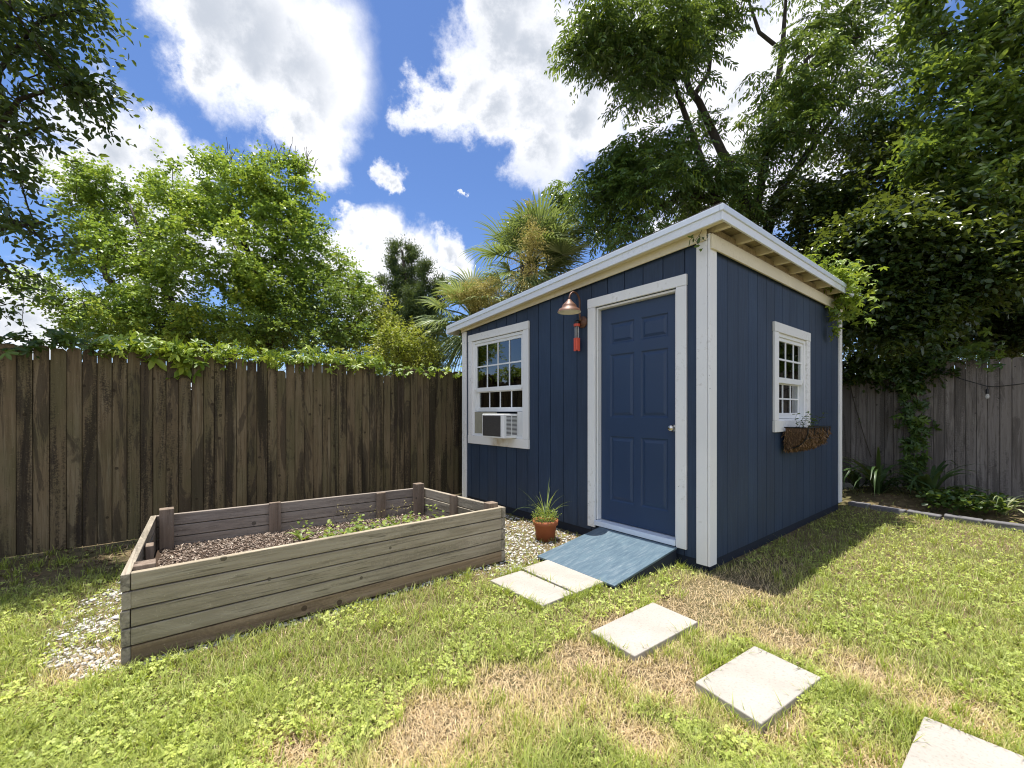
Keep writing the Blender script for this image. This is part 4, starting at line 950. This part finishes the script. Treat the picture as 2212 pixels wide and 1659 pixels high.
palm('lower fan palm with a golden blossom mass beside the shed roof', (*tp(1035,800,Y)[:2],0), tp(1025,690,Y), f2, 17, .74, [(tp(1028,632,Y-.75),(.21,.16,.11),60),(tp(1070,625,Y-.7),(.10,.12,.08),14)])

# ------- feathery tree over the shed
def pinnate(name, cl, rs, per_clump, mat, parent, rl=.30, nl=11, L=.075, Wd=.021, droop=.9):
    n = len(cl)*per_clump; base = np.repeat(cl,per_clump,0)+rs.randn(n,3)*.10; a = rs.rand(n)*6.28; el = rs.uniform(-.6,.7,n)
    d = np.stack([np.cos(a)*np.cos(el), np.sin(a)*np.cos(el), np.sin(el)], -1); sdv = nrm(np.cross(d, np.array([0,0,1.])))
    ln = rl*(.7+.6*rs.rand(n)); pair = (nl-1)//2; P, U, Wn, K, TT = [], [], [], [], []
    tint = np.clip(.5*np.repeat(rs.rand(len(cl)),per_clump)+.5*rs.rand(n)-.02, 0, 1)
    for j in range(nl):
        f = 1. if j == nl-1 else .22+.74*((j//2)/(pair-1 or 1)); sg = 0 if j == nl-1 else (1 if j%2 else -1)
        p = base+d*(ln*f)[:,None]; p[:,2] -= droop*.55*ln*f*f
        tang = nrm(d-np.array([0,0,1.])*(droop*1.1*f)); uu = nrm(tang*(.75 if sg else 1.)+sdv*sg*.85+rs.randn(n,3)*.12+np.array([0,0,-.35]))
        ww = np.cross(uu, nrm(np.cross(np.array([0,0,1.])+.3*rs.randn(n,3), uu))); ww = nrm(-ww*np.sign(ww[:,2:3]+1e-6)*-1)
        P.append(p); U.append(uu); Wn.append(ww); K.append(L*(.75+.4*rs.rand(n))*(1-.25*(f>.9))); TT.append(np.clip(tint+.12*rs.randn(n),0,1))
    P,U,Wn,K,TT = map(np.concatenate, (P,U,Wn,K,TT))
    return leaves(name, P,U,np.cross(Wn,U),Wn,K,K*Wd/L, mat, parent, TT)
Y = 8.4; rs = np.random.RandomState(51); base = (*tp(1600,800,Y)[:2],0); b = np.array(base)
ft = thing('feathery_tree', 'tall tree with drooping feathery leaves and thin trunks behind the shed', 'tree', base)
bs = [blob(*a) for a in [(1300,70,Y-.8,75,60,.7,30),(1270,120,Y-.8,45,60,.5,10),(1400,70,Y-.8,110,80,.9,46),(1450,140,Y-.6,95,65,.8,34),(1380,180,Y-.9,50,40,.5,8),(1530,50,Y-.5,70,60,.8,22),(1350,-60,Y,200,70,1.2,34),
     (1740,160,Y-.6,100,75,.9,36),(1700,270,Y-.5,85,80,.8,32),(1830,60,Y,90,75,.9,28),(1900,160,Y,90,70,.9,24),(1800,260,Y,110,90,1.,34),(1700,-60,Y,250,60,1.2,30),
     (1440,310,Y-.3,70,45,.7,18),(1370,350,Y-.6,90,45,.7,28),(1300,400,Y-.7,65,50,.6,20),(1215,430,Y+.6,35,40,.4,11),(1300,480,Y-.2,65,40,.6,20),(1400,420,Y-.7,110,55,.8,26),(1520,400,Y-.3,100,60,.8,30),(1430,510,Y-.9,130,40,.6,20),(1600,430,Y,110,70,.9,32),(1640,330,Y+.2,60,70,.7,18),(1550,270,Y,50,40,.6,6)]]
cl = clumps_from(bs, rs)-b; cl = cl[rs.rand(len(cl)) < .80]
trk = [([tp(1620,800,Y),tp(1625,500,Y),tp(1600,390,Y),tp(1560,330,Y-.05),tp(1510,220,Y-.05),tp(1490,195,Y-.05),tp(1460,90,Y)],[.16,.13,.10,.085,.065,.06,.02]),
       ([tp(1500,205,Y-.05),tp(1530,160,Y),tp(1545,40,Y)],[.05,.045,.015]), ([tp(1560,800,Y-.3),tp(1545,430,Y-.3),tp(1510,330,Y-.3),tp(1470,220,Y-.35),tp(1440,120,Y-.4)],[.11,.075,.06,.045,.015]),
       ([tp(1545,430,Y-.3),tp(1480,420,Y-.4),tp(1380,470,Y-.5),tp(1320,480,Y-.6)],[.05,.045,.03,.012]), ([tp(1640,560,Y),tp(1680,420,Y),tp(1760,310,Y),tp(1850,190,Y)],[.11,.085,.06,.02]),
       ([tp(1625,500,Y+.2),tp(1670,250,Y+.2),tp(1690,110,Y+.2),tp(1700,-40,Y+.2)],[.09,.065,.05,.02]), ([tp(1690,110,Y+.2),tp(1640,70,Y+.2),tp(1610,-20,Y+.2)],[.04,.035,.015]), ([tp(1760,310,Y),tp(1740,130,Y),tp(1790,90,Y),tp(1860,80,Y)],[.05,.04,.03,.012])]
mb = MB(); limbs([([np.array(p)-b for p in q], r) for q, r in trk], list(cl), rs, mb, wob=.12); mb.build('trunk', M['bark_dark'], ft, smooth=True)
pinnate('crown', cl, rs, 13, M['lf_pinnate'], ft, .33, 11, .115, .040)

# ------- vine covered tree at the right, and the broad leaved tree above it
Y = 7.6; bt = tp(1960,800,Y)
vt = tree('vine_covered_tree', 'dark dense tree smothered in vines behind the right back fence', 'tree', (bt[0],bt[1],0),
     [([(bt[0],bt[1],0),tp(1985,640,Y),tp(1930,500,Y),tp(1850,380,Y)],[.16,.13,.10,.03]),([tp(1985,640,Y),tp(2060,500,Y),tp(2150,380,Y)],[.11,.08,.03])],
     [blob(*a) for a in [(1760,430,Y,100,60,.8,46),(1850,500,Y-.2,110,90,.8,70),(1930,580,Y-.3,110,110,.8,80),(1900,690,Y-.3,80,80,.6,52),(2020,520,Y-.3,110,110,.9,70),(2080,640,Y-.4,110,100,.8,66),(2000,730,Y-.4,130,50,.6,52),
      (2170,560,Y-.4,70,120,.8,40),(2150,720,Y-.4,80,50,.5,22),(2250,640,Y-.4,70,150,.8,26),(1960,430,Y,130,60,.9,46),(2080,420,Y-.2,110,60,.8,36),(1860,780,Y-.9,50,30,.3,16),(1990,790,Y-1.3,60,18,.25,18),(1740,520,Y+.3,70,50,.5,24),(1950,300,Y+.4,90,70,.6,34),(1880,360,Y+.3,80,60,.6,30),(1945,570,5.9,90,70,.45,44),(2050,600,5.7,100,70,.45,46),(2150,570,5.5,80,80,.45,36),(2010,480,6.0,110,60,.5,44),(1845,540,6.2,60,70,.4,60),(1880,650,6.1,60,60,.4,50),(1960,680,5.8,80,60,.4,50),(2060,520,5.6,90,60,.4,40),(1930,500,5.7,70,60,.4,40),(2200,690,6.6,60,70,.5,24)]],
     M['lf_dark'], M['bark_dark'], 61, 11, 9, .30, .085, .055, .55)
Y = 5.9; bt = (8.3, 6.3)
tree('broadleaf_tree', 'bright broad leaved tree reaching in from the top right corner', 'tree', (bt[0],bt[1],0),
     [([(bt[0],bt[1],0),(bt[0]-.1,bt[1]-.1,2.6),tp(2270,330,Y),tp(2130,240,Y),tp(2080,60,Y)],[.16,.14,.07,.045,.015]), ([tp(2270,330,Y),tp(2250,200,Y),tp(2220,20,Y)],[.07,.05,.02])],
     [blob(*a) for a in [(2120,90,Y,75,75,.7,30),(2060,160,Y,60,55,.5,20),(2190,190,Y,60,90,.6,32),(2090,260,Y,80,55,.6,32),(2040,330,Y,70,45,.5,24),(2170,340,Y,80,70,.6,40),(2110,410,Y,90,45,.6,30),(2000,60,Y+.3,60,50,.5,14),(2200,40,Y,80,60,.6,26),(2280,250,Y,70,200,.8,50),(2200,460,Y,70,60,.5,24),(2100,-80,Y,180,70,.8,40)]],
     M['lf_bright'], M['bark_dark'], 71, 8, 9, .30, .105, .048, .1, None, .35)
# a paler bush far right, seen past the vines
b_ = tp(2205,720,9.5); tree('bush', 'pale sunny bush glimpsed past the vines at the right edge', 'bush', (b_[0],b_[1],0), [([(b_[0],b_[1],0),(b_[0],b_[1],1.5)],[.05,.03])], [blob(2215,705,9.5,40,60,.5,40),blob(2160,760,9.5,60,35,.5,20)], M['lf_bush_y'], M['bark'], 77, 8, 8, .26, .06, .04, .2)

# ------- near tree hanging in from the left
Y = 3.7; bt = (-6.2, 4.2)
nt = tree('overhanging_tree', 'dark leafy branches of the nearest tree hanging in from the left', 'tree', (bt[0],bt[1],0),
     [([(bt[0],bt[1],0),(bt[0]+.1,bt[1]-.1,2.2),(-5.2,3.9,3.8),(-4.4,3.8,5.2)],[.2,.17,.11,.04]), ([(-5.2,3.9,3.8),tp(-40,330,Y),tp(40,215,Y),tp(150,180,Y),tp(225,185,Y)],[.06,.028,.018,.010,.004]), ([(bt[0]+.1,bt[1]-.1,2.2),tp(-150,560,Y),tp(-20,500,Y),tp(90,480,Y)],[.06,.035,.02,.006]), ([tp(-40,330,Y),tp(0,150,Y),tp(90,40,Y),tp(190,15,Y)],[.04,.02,.012,.004])],
     [blob(*a) for a in [(50,50,Y,75,55,.35,15),(130,25,Y,60,25,.25,7),(185,15,Y,30,14,.15,3),(100,130,Y,65,45,.3,11),(165,185,Y,50,26,.25,7),(215,190,Y,22,16,.12,2),(195,245,Y,14,20,.1,2),(25,215,Y,45,55,.3,8),(30,300,Y,40,25,.2,4),(105,285,Y,30,18,.15,2),(35,385,Y,30,22,.2,3),(25,470,Y,45,40,.3,7),(90,500,Y,45,28,.25,4),(20,570,Y,36,28,.25,4),(10,640,Y,28,20,.2,2),(-130,250,Y,110,330,.6,55),(-30,-120,Y,200,80,.7,40),
       (-80,20,Y-.5,130,150,.5,20)]]+[((-4.35,3.55,6.1),(.95,.6,.45),70),((-5.2,3.3,5.6),(.8,.8,.6),50)],
     M['lf_near'], M['bark_dark'], 81, 6, 8, .24, .068, .036, .45, None, .4, .8, spread=.1)
mb = MB(); vb = np.array(nt.location); pts = [tp(40,600,Y),tp(52,650,Y),tp(48,690,Y),tp(62,735,Y),tp(80,775,Y)]; mb.tube([p-vb for p in pts], .0025, 5); vst = mb.build('hanging_vine', M['bark'], nt)
rs = np.random.RandomState(5); q = np.concatenate([np.linspace(pts[i]-vb, pts[i+1]-vb, 7) for i in range(4)]); n = len(q); u,v,w = rot_frames(n,1.2); leaves('vine_leaves', q,u,v,w,.035,.026,M['lf_near'],vst,rs.rand(n))

# ------------------------------------------------------------------ creepers
def creeper(name, label, cat, pts, n, rad, L, mat, seed, face=(0,0,1), stem=.004, tilt=.7, five=True, mb_stem=True):
    """five fingered leaves scattered along a path of stem points"""
    rs = np.random.RandomState(seed); P0 = np.array(pts, float); o = thing(name, label, cat, tuple(P0[0])); P0 = P0-P0[0]
    if mb_stem: mb = MB(); mb.tube([tuple(p) for p in P0], stem, 5); mb.build('stem', M['bark'], o)
    sg = np.linalg.norm(np.diff(P0,axis=0),axis=1); t_ = np.concatenate([[0],np.cumsum(sg)]); s = rs.rand(n)*t_[-1]
    c = np.stack([np.interp(s,t_,P0[:,k]) for k in range(3)],-1)+rs.randn(n,3)*np.array(rad)
    w = nrm(rs.randn(n,3)*tilt+np.array(face)); a = rs.randn(n,3); u = nrm(a-w*(a*w).sum(1,keepdims=True)); v = np.cross(w,u)
    k5 = 5 if five else 1; A = np.array([-1.9,-.95,0,.95,1.9])[:k5] if five else np.zeros(1); U,Vv,Pp,K,Ti = [],[],[],[],[]; ls = L*(.6+.7*rs.rand(n)); ti = rs.rand(n)
    for j, th in enumerate(A):
        uu = u*math.cos(th)+v*math.sin(th); U.append(nrm(uu-w*.25)); Pp.append(c); K.append(ls*(1-.14*abs(th)/.95)); Ti.append(np.clip(ti+.1*rs.randn(n),0,1))
    U,Pp,K,Ti = map(np.concatenate,(U,Pp,K,Ti)); Wn = np.tile(w,(k5,1)); Wn = nrm(Wn-U*(Wn*U).sum(1,keepdims=True))
    leaves('leaves', Pp,U,np.cross(Wn,U),Wn,K,K*.45,mat,o,Ti)
    return o
fz = lambda y, dz=0.: W(-3.92, y, 1.80+.0058*(y+4.4)+dz)
creeper('fence_creeper', 'sunlit yellow green creeper running along the top of the left fence', 'creeper', [fz(y, .07) for y in np.linspace(-3.75,-1.0,12)], 520, (.10,.08,.055), .072, M['lf_vine'], 91, (.2,-.3,.8))
creeper('fence_creeper', 'big leaved creeper tuft spilling over the left end of the fence top', 'creeper', [fz(-3.35,.10), fz(-3.2,.05), fz(-3.1,-.05), W(-3.86,-3.05,1.72)], 60, (.06,.06,.05), .13, M['lf_vine'], 92, (.3,-.4,.6))
creeper('fence_creeper', 'darker creeper hump on the fence top at the far left', 'creeper', [fz(y, .07) for y in np.linspace(-4.9,-3.6,6)], 150, (.12,.10,.05), .09, M['lf_vine_dk'], 93, (.2,-.3,.8))
creeper('fence_creeper', 'sparse creeper leaves poking through the fence top beside the shed', 'creeper', [fz(y, .0) for y in np.linspace(-1.0,.35,6)], 75, (.06,.10,.045), .075, M['lf_vine'], 94, (.2,-.3,.8))
creeper('hanging_creeper', 'dark creeper hanging down the grey fence in a narrow column', 'creeper', [W(.40,5.12,2.0),W(.44,5.10,1.5),W(.52,5.08,1.0),W(.47,5.08,.5),W(.50,5.05,.15)], 300, (.09,.05,.10), .085, M['lf_vine_dk'], 95, (-.5,-.6,.3))
creeper('hanging_creeper', 'ragged dark creeper edge drooping over the top of the grey fence', 'creeper', [W(-.35,5.12,2.0),W(.0,5.10,1.92),W(.3,5.08,1.75),W(.55,5.10,1.95),W(.85,5.12,2.03),W(1.3,5.12,2.06)], 230, (.12,.06,.09), .085, M['lf_vine_dk'], 96, (-.5,-.6,.3))
creeper('roof_creeper', 'bright creeper tumbling over the rear corner of the shed roof', 'creeper', [W(-.5,3.5,3.25),W(-.25,3.35,3.0),W(-.02,3.2,2.90),W(.14,3.05,2.80),W(.2,2.98,2.62),W(.17,3.05,2.45)], 560, (.13,.17,.10), .075, M['lf_vine'], 97, (-.1,-.4,.8))
creeper('roof_creeper', 'thin creeper tail dangling from the eave over the blue side wall', 'creeper', [W(.16,2.95,2.6),W(.13,2.9,2.45),W(.10,2.85,2.32),W(.10,2.84,2.2),W(.10,2.92,2.13)], 42, (.022,.03,.03), .05, M['lf_vine'], 98, (.5,-.6,.3))
creeper('roof_creeper', 'small dark creeper sprig tucked under the front corner of the roof', 'creeper', [W(-.02,-.06,2.66),W(-.03,-.075,2.62),W(-.06,-.085,2.58),W(-.03,-.09,2.53)], 15, (.035,.02,.03), .05, M['lf_vine_dk'], 99, (.1,-.8,.3), .002, .5, False)
creeper('roof_creeper', 'dark creeper sprig poking out beneath the low left end of the roof', 'creeper', [W(-3.6,.1,2.42),W(-3.58,.0,2.25),W(-3.57,-.02,2.05)], 30, (.04,.04,.06), .06, M['lf_vine_dk'], 100, (.1,-.8,.3), .003, .5, False)
creeper('dry_vine', 'bare pale vine stem hanging on the dark part of the back fence', 'vine', [W(-.30,5.17,1.8),W(-.24,5.17,1.45),W(-.16,5.17,1.1),W(-.10,5.17,.85),W(-.02,5.17,.55)], 3, (.02,.01,.02), .03, M['lf_vine_dk'], 101, (0,-1,0), .006)

# ------------------------------------------------------------------ sky, sun, camera
wd = bpy.data.worlds.new('World'); sc.world = wd; wd.use_nodes = True; nt_ = wd.node_tree; nt_.nodes.clear()
SUNV = Vector((-.289,.232,2.75)).normalized(); ELEV = math.asin(SUNV.z); AZ = math.atan2(SUNV.x, SUNV.y)
class WT(NT):
    def __init__(s, tree): s.t = tree
w_ = WT(nt_); out = w_.n('OutputWorld'); sky = w_.n('TexSky', sky_type='NISHITA'); sky.sun_disc = False; sky.sun_elevation = ELEV; sky.sun_rotation = AZ
sky.air_density = 1.0; sky.dust_density = .25; sky.ozone_density = 3.0; sky.altitude = 0
D = w_.n('TexCoord').outputs['Generated']; Dn = w_.n('VectorMath', {0: D}, operation='NORMALIZE').outputs[0]
n1 = w_.n('TexNoise', {'Vector': Dn, 'Scale': 3.2, 'Detail': 9., 'Roughness': .58, 'Distortion': .25}); n2 = w_.n('TexNoise', {'Vector': Dn, 'Scale': 8., 'Detail': 12., 'Roughness': .68})
warp = w_.n('VectorMath', {0: w_.n('VectorMath', {0: n1.outputs['Color'], 1: (.5,.5,.5)}, operation='SUBTRACT').outputs[0], 'Scale': .27}, operation='SCALE').outputs[0]
warp2 = w_.n('VectorMath', {0: w_.n('VectorMath', {0: n2.outputs['Color'], 1: (.5,.5,.5)}, operation='SUBTRACT').outputs[0], 'Scale': .15}, operation='SCALE').outputs[0]
Dw = w_.n('VectorMath', {0: w_.n('VectorMath', {0: Dn, 1: warp}, operation='ADD').outputs[0], 1: warp2}, operation='ADD').outputs[0]
CL = [(470,-10,170),(560,60,190),(650,130,165),(690,200,120),(655,280,100),(680,350,66),(430,60,90),
      (1140,40,120),(1120,130,110),(1190,190,150),(1020,190,95),(930,205,60),(1180,300,100),(1285,210,110),(1090,260,80),
      (848,385,36),(858,408,26),(985,395,11),(1005,450,9),
      (1450,100,200),(1600,180,200),(1750,120,160),(1560,380,150),(1500,500,120),(1700,330,140),(1900,80,110),
      (240,290,105),(350,300,75),(420,350,70),(180,350,85),(60,310,80),(330,370,90),(290,420,70),
      (760,520,62),(720,480,40),(830,540,72),(900,590,75),(975,580,50),(690,560,60),(780,610,90),
      (70,690,130),(200,650,90),(30,610,70),(420,480,90),(560,520,90),(330,560,120)]
dens = None
for px, py, r in CL:
    v_ = Vector(((px-PX)/F_, 1., (HZ-py)/F_)); k = v_.length; c = v_.normalized(); ra = r/F_/k*1.10
    d = w_.n('VectorMath', {0: Dw, 1: tuple(c)}, operation='DISTANCE').outputs['Value']; m = w_.math('MULTIPLY_ADD', d, -1/ra, 1.)
    dens = m if dens is None else w_.math('MAXIMUM', dens, m)
lo = w_.n('TexNoise', {'Vector': Dn, 'Scale': 2.0, 'Detail': 3.}).outputs['Fac']
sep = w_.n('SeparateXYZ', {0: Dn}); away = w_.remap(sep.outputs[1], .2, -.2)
amb = w_.math('MULTIPLY', w_.remap(lo, .36, .56, -.4, .8), away); dens = w_.math('MAXIMUM', dens, w_.math('SUBTRACT', amb, .25))  # extra unseen cloud cover added behind the camera for fill light
hz_ = w_.remap(sep.outputs[2], .16, .02, -.3, .5); dens = w_.math('MAXIMUM', dens, hz_)
fluff = w_.math('MULTIPLY', w_.math('SUBTRACT', n2.outputs['Fac'], .5), .75); den = w_.math('ADD', dens, w_.math('ADD', fluff, w_.math('MULTIPLY', w_.math('SUBTRACT', n1.outputs['Fac'], .5), .5)))
ms = w_.n('MapRange', {'Value': den, 'From Min': -.04, 'From Max': .62}, interpolation_type='SMOOTHSTEP').outputs[0]
thick = w_.n('MapRange', {'Value': w_.math('ADD', den, w_.math('MULTIPLY', w_.math('SUBTRACT', n1.outputs['Fac'], .5), 1.6)), 'From Min': .30, 'From Max': 1.1}, interpolation_type='SMOOTHSTEP').outputs[0]
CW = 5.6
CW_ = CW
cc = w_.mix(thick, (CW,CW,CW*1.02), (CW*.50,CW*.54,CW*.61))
cc = w_.mix(1.0, cc, w_.n('CombineXYZ', {k: w_.math('MULTIPLY_ADD', away, .35, 1.) for k in range(3)}).outputs[0], 'MULTIPLY')  # unseen clouds behind the camera brightened to lift the shaded sides
skc = w_.mix(1.0, sky.outputs[0], (.50,.58,.74), 'MULTIPLY')
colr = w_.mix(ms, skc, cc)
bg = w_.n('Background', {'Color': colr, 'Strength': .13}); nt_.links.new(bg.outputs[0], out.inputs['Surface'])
sl_ = bpy.data.lights.new('sun', 'SUN'); sl_.energy = 5.0; sl_.angle = R(.53); sl_.color = (1.,.955,.88)
so = bpy.data.objects.new('sun', sl_); col.objects.link(so); so.rotation_euler = SUNV.to_track_quat('Z','Y').to_euler(); so.location = (0,0,12)
cam = bpy.data.cameras.new('camera'); cam.sensor_width = 36; cam.lens = 36*F_/2212; cam.shift_y = (HZ-829.5)/2212; cam.clip_start = .05; cam.clip_end = 1000
co_ = bpy.data.objects.new('camera', cam); col.objects.link(co_); co_.location = (0,0,HC); co_.rotation_euler = (R(90),0,0); sc.camera = co_
sc.view_settings.view_transform = 'Standard'; sc.view_settings.look = 'None'; sc.view_settings.exposure = .80; sc.view_settings.gamma = 1.0
sc.cycles.use_denoising = True; sc.cycles.denoising_prefilter = 'ACCURATE'; sc.cycles.filter_width = 1.1; sc.cycles.max_bounces = 7; sc.cycles.diffuse_bounces = 4; sc.cycles.glossy_bounces = 3; sc.cycles.transmission_bounces = 5; sc.cycles.transparent_max_bounces = 8; sc.cycles.sample_clamp_indirect = 8
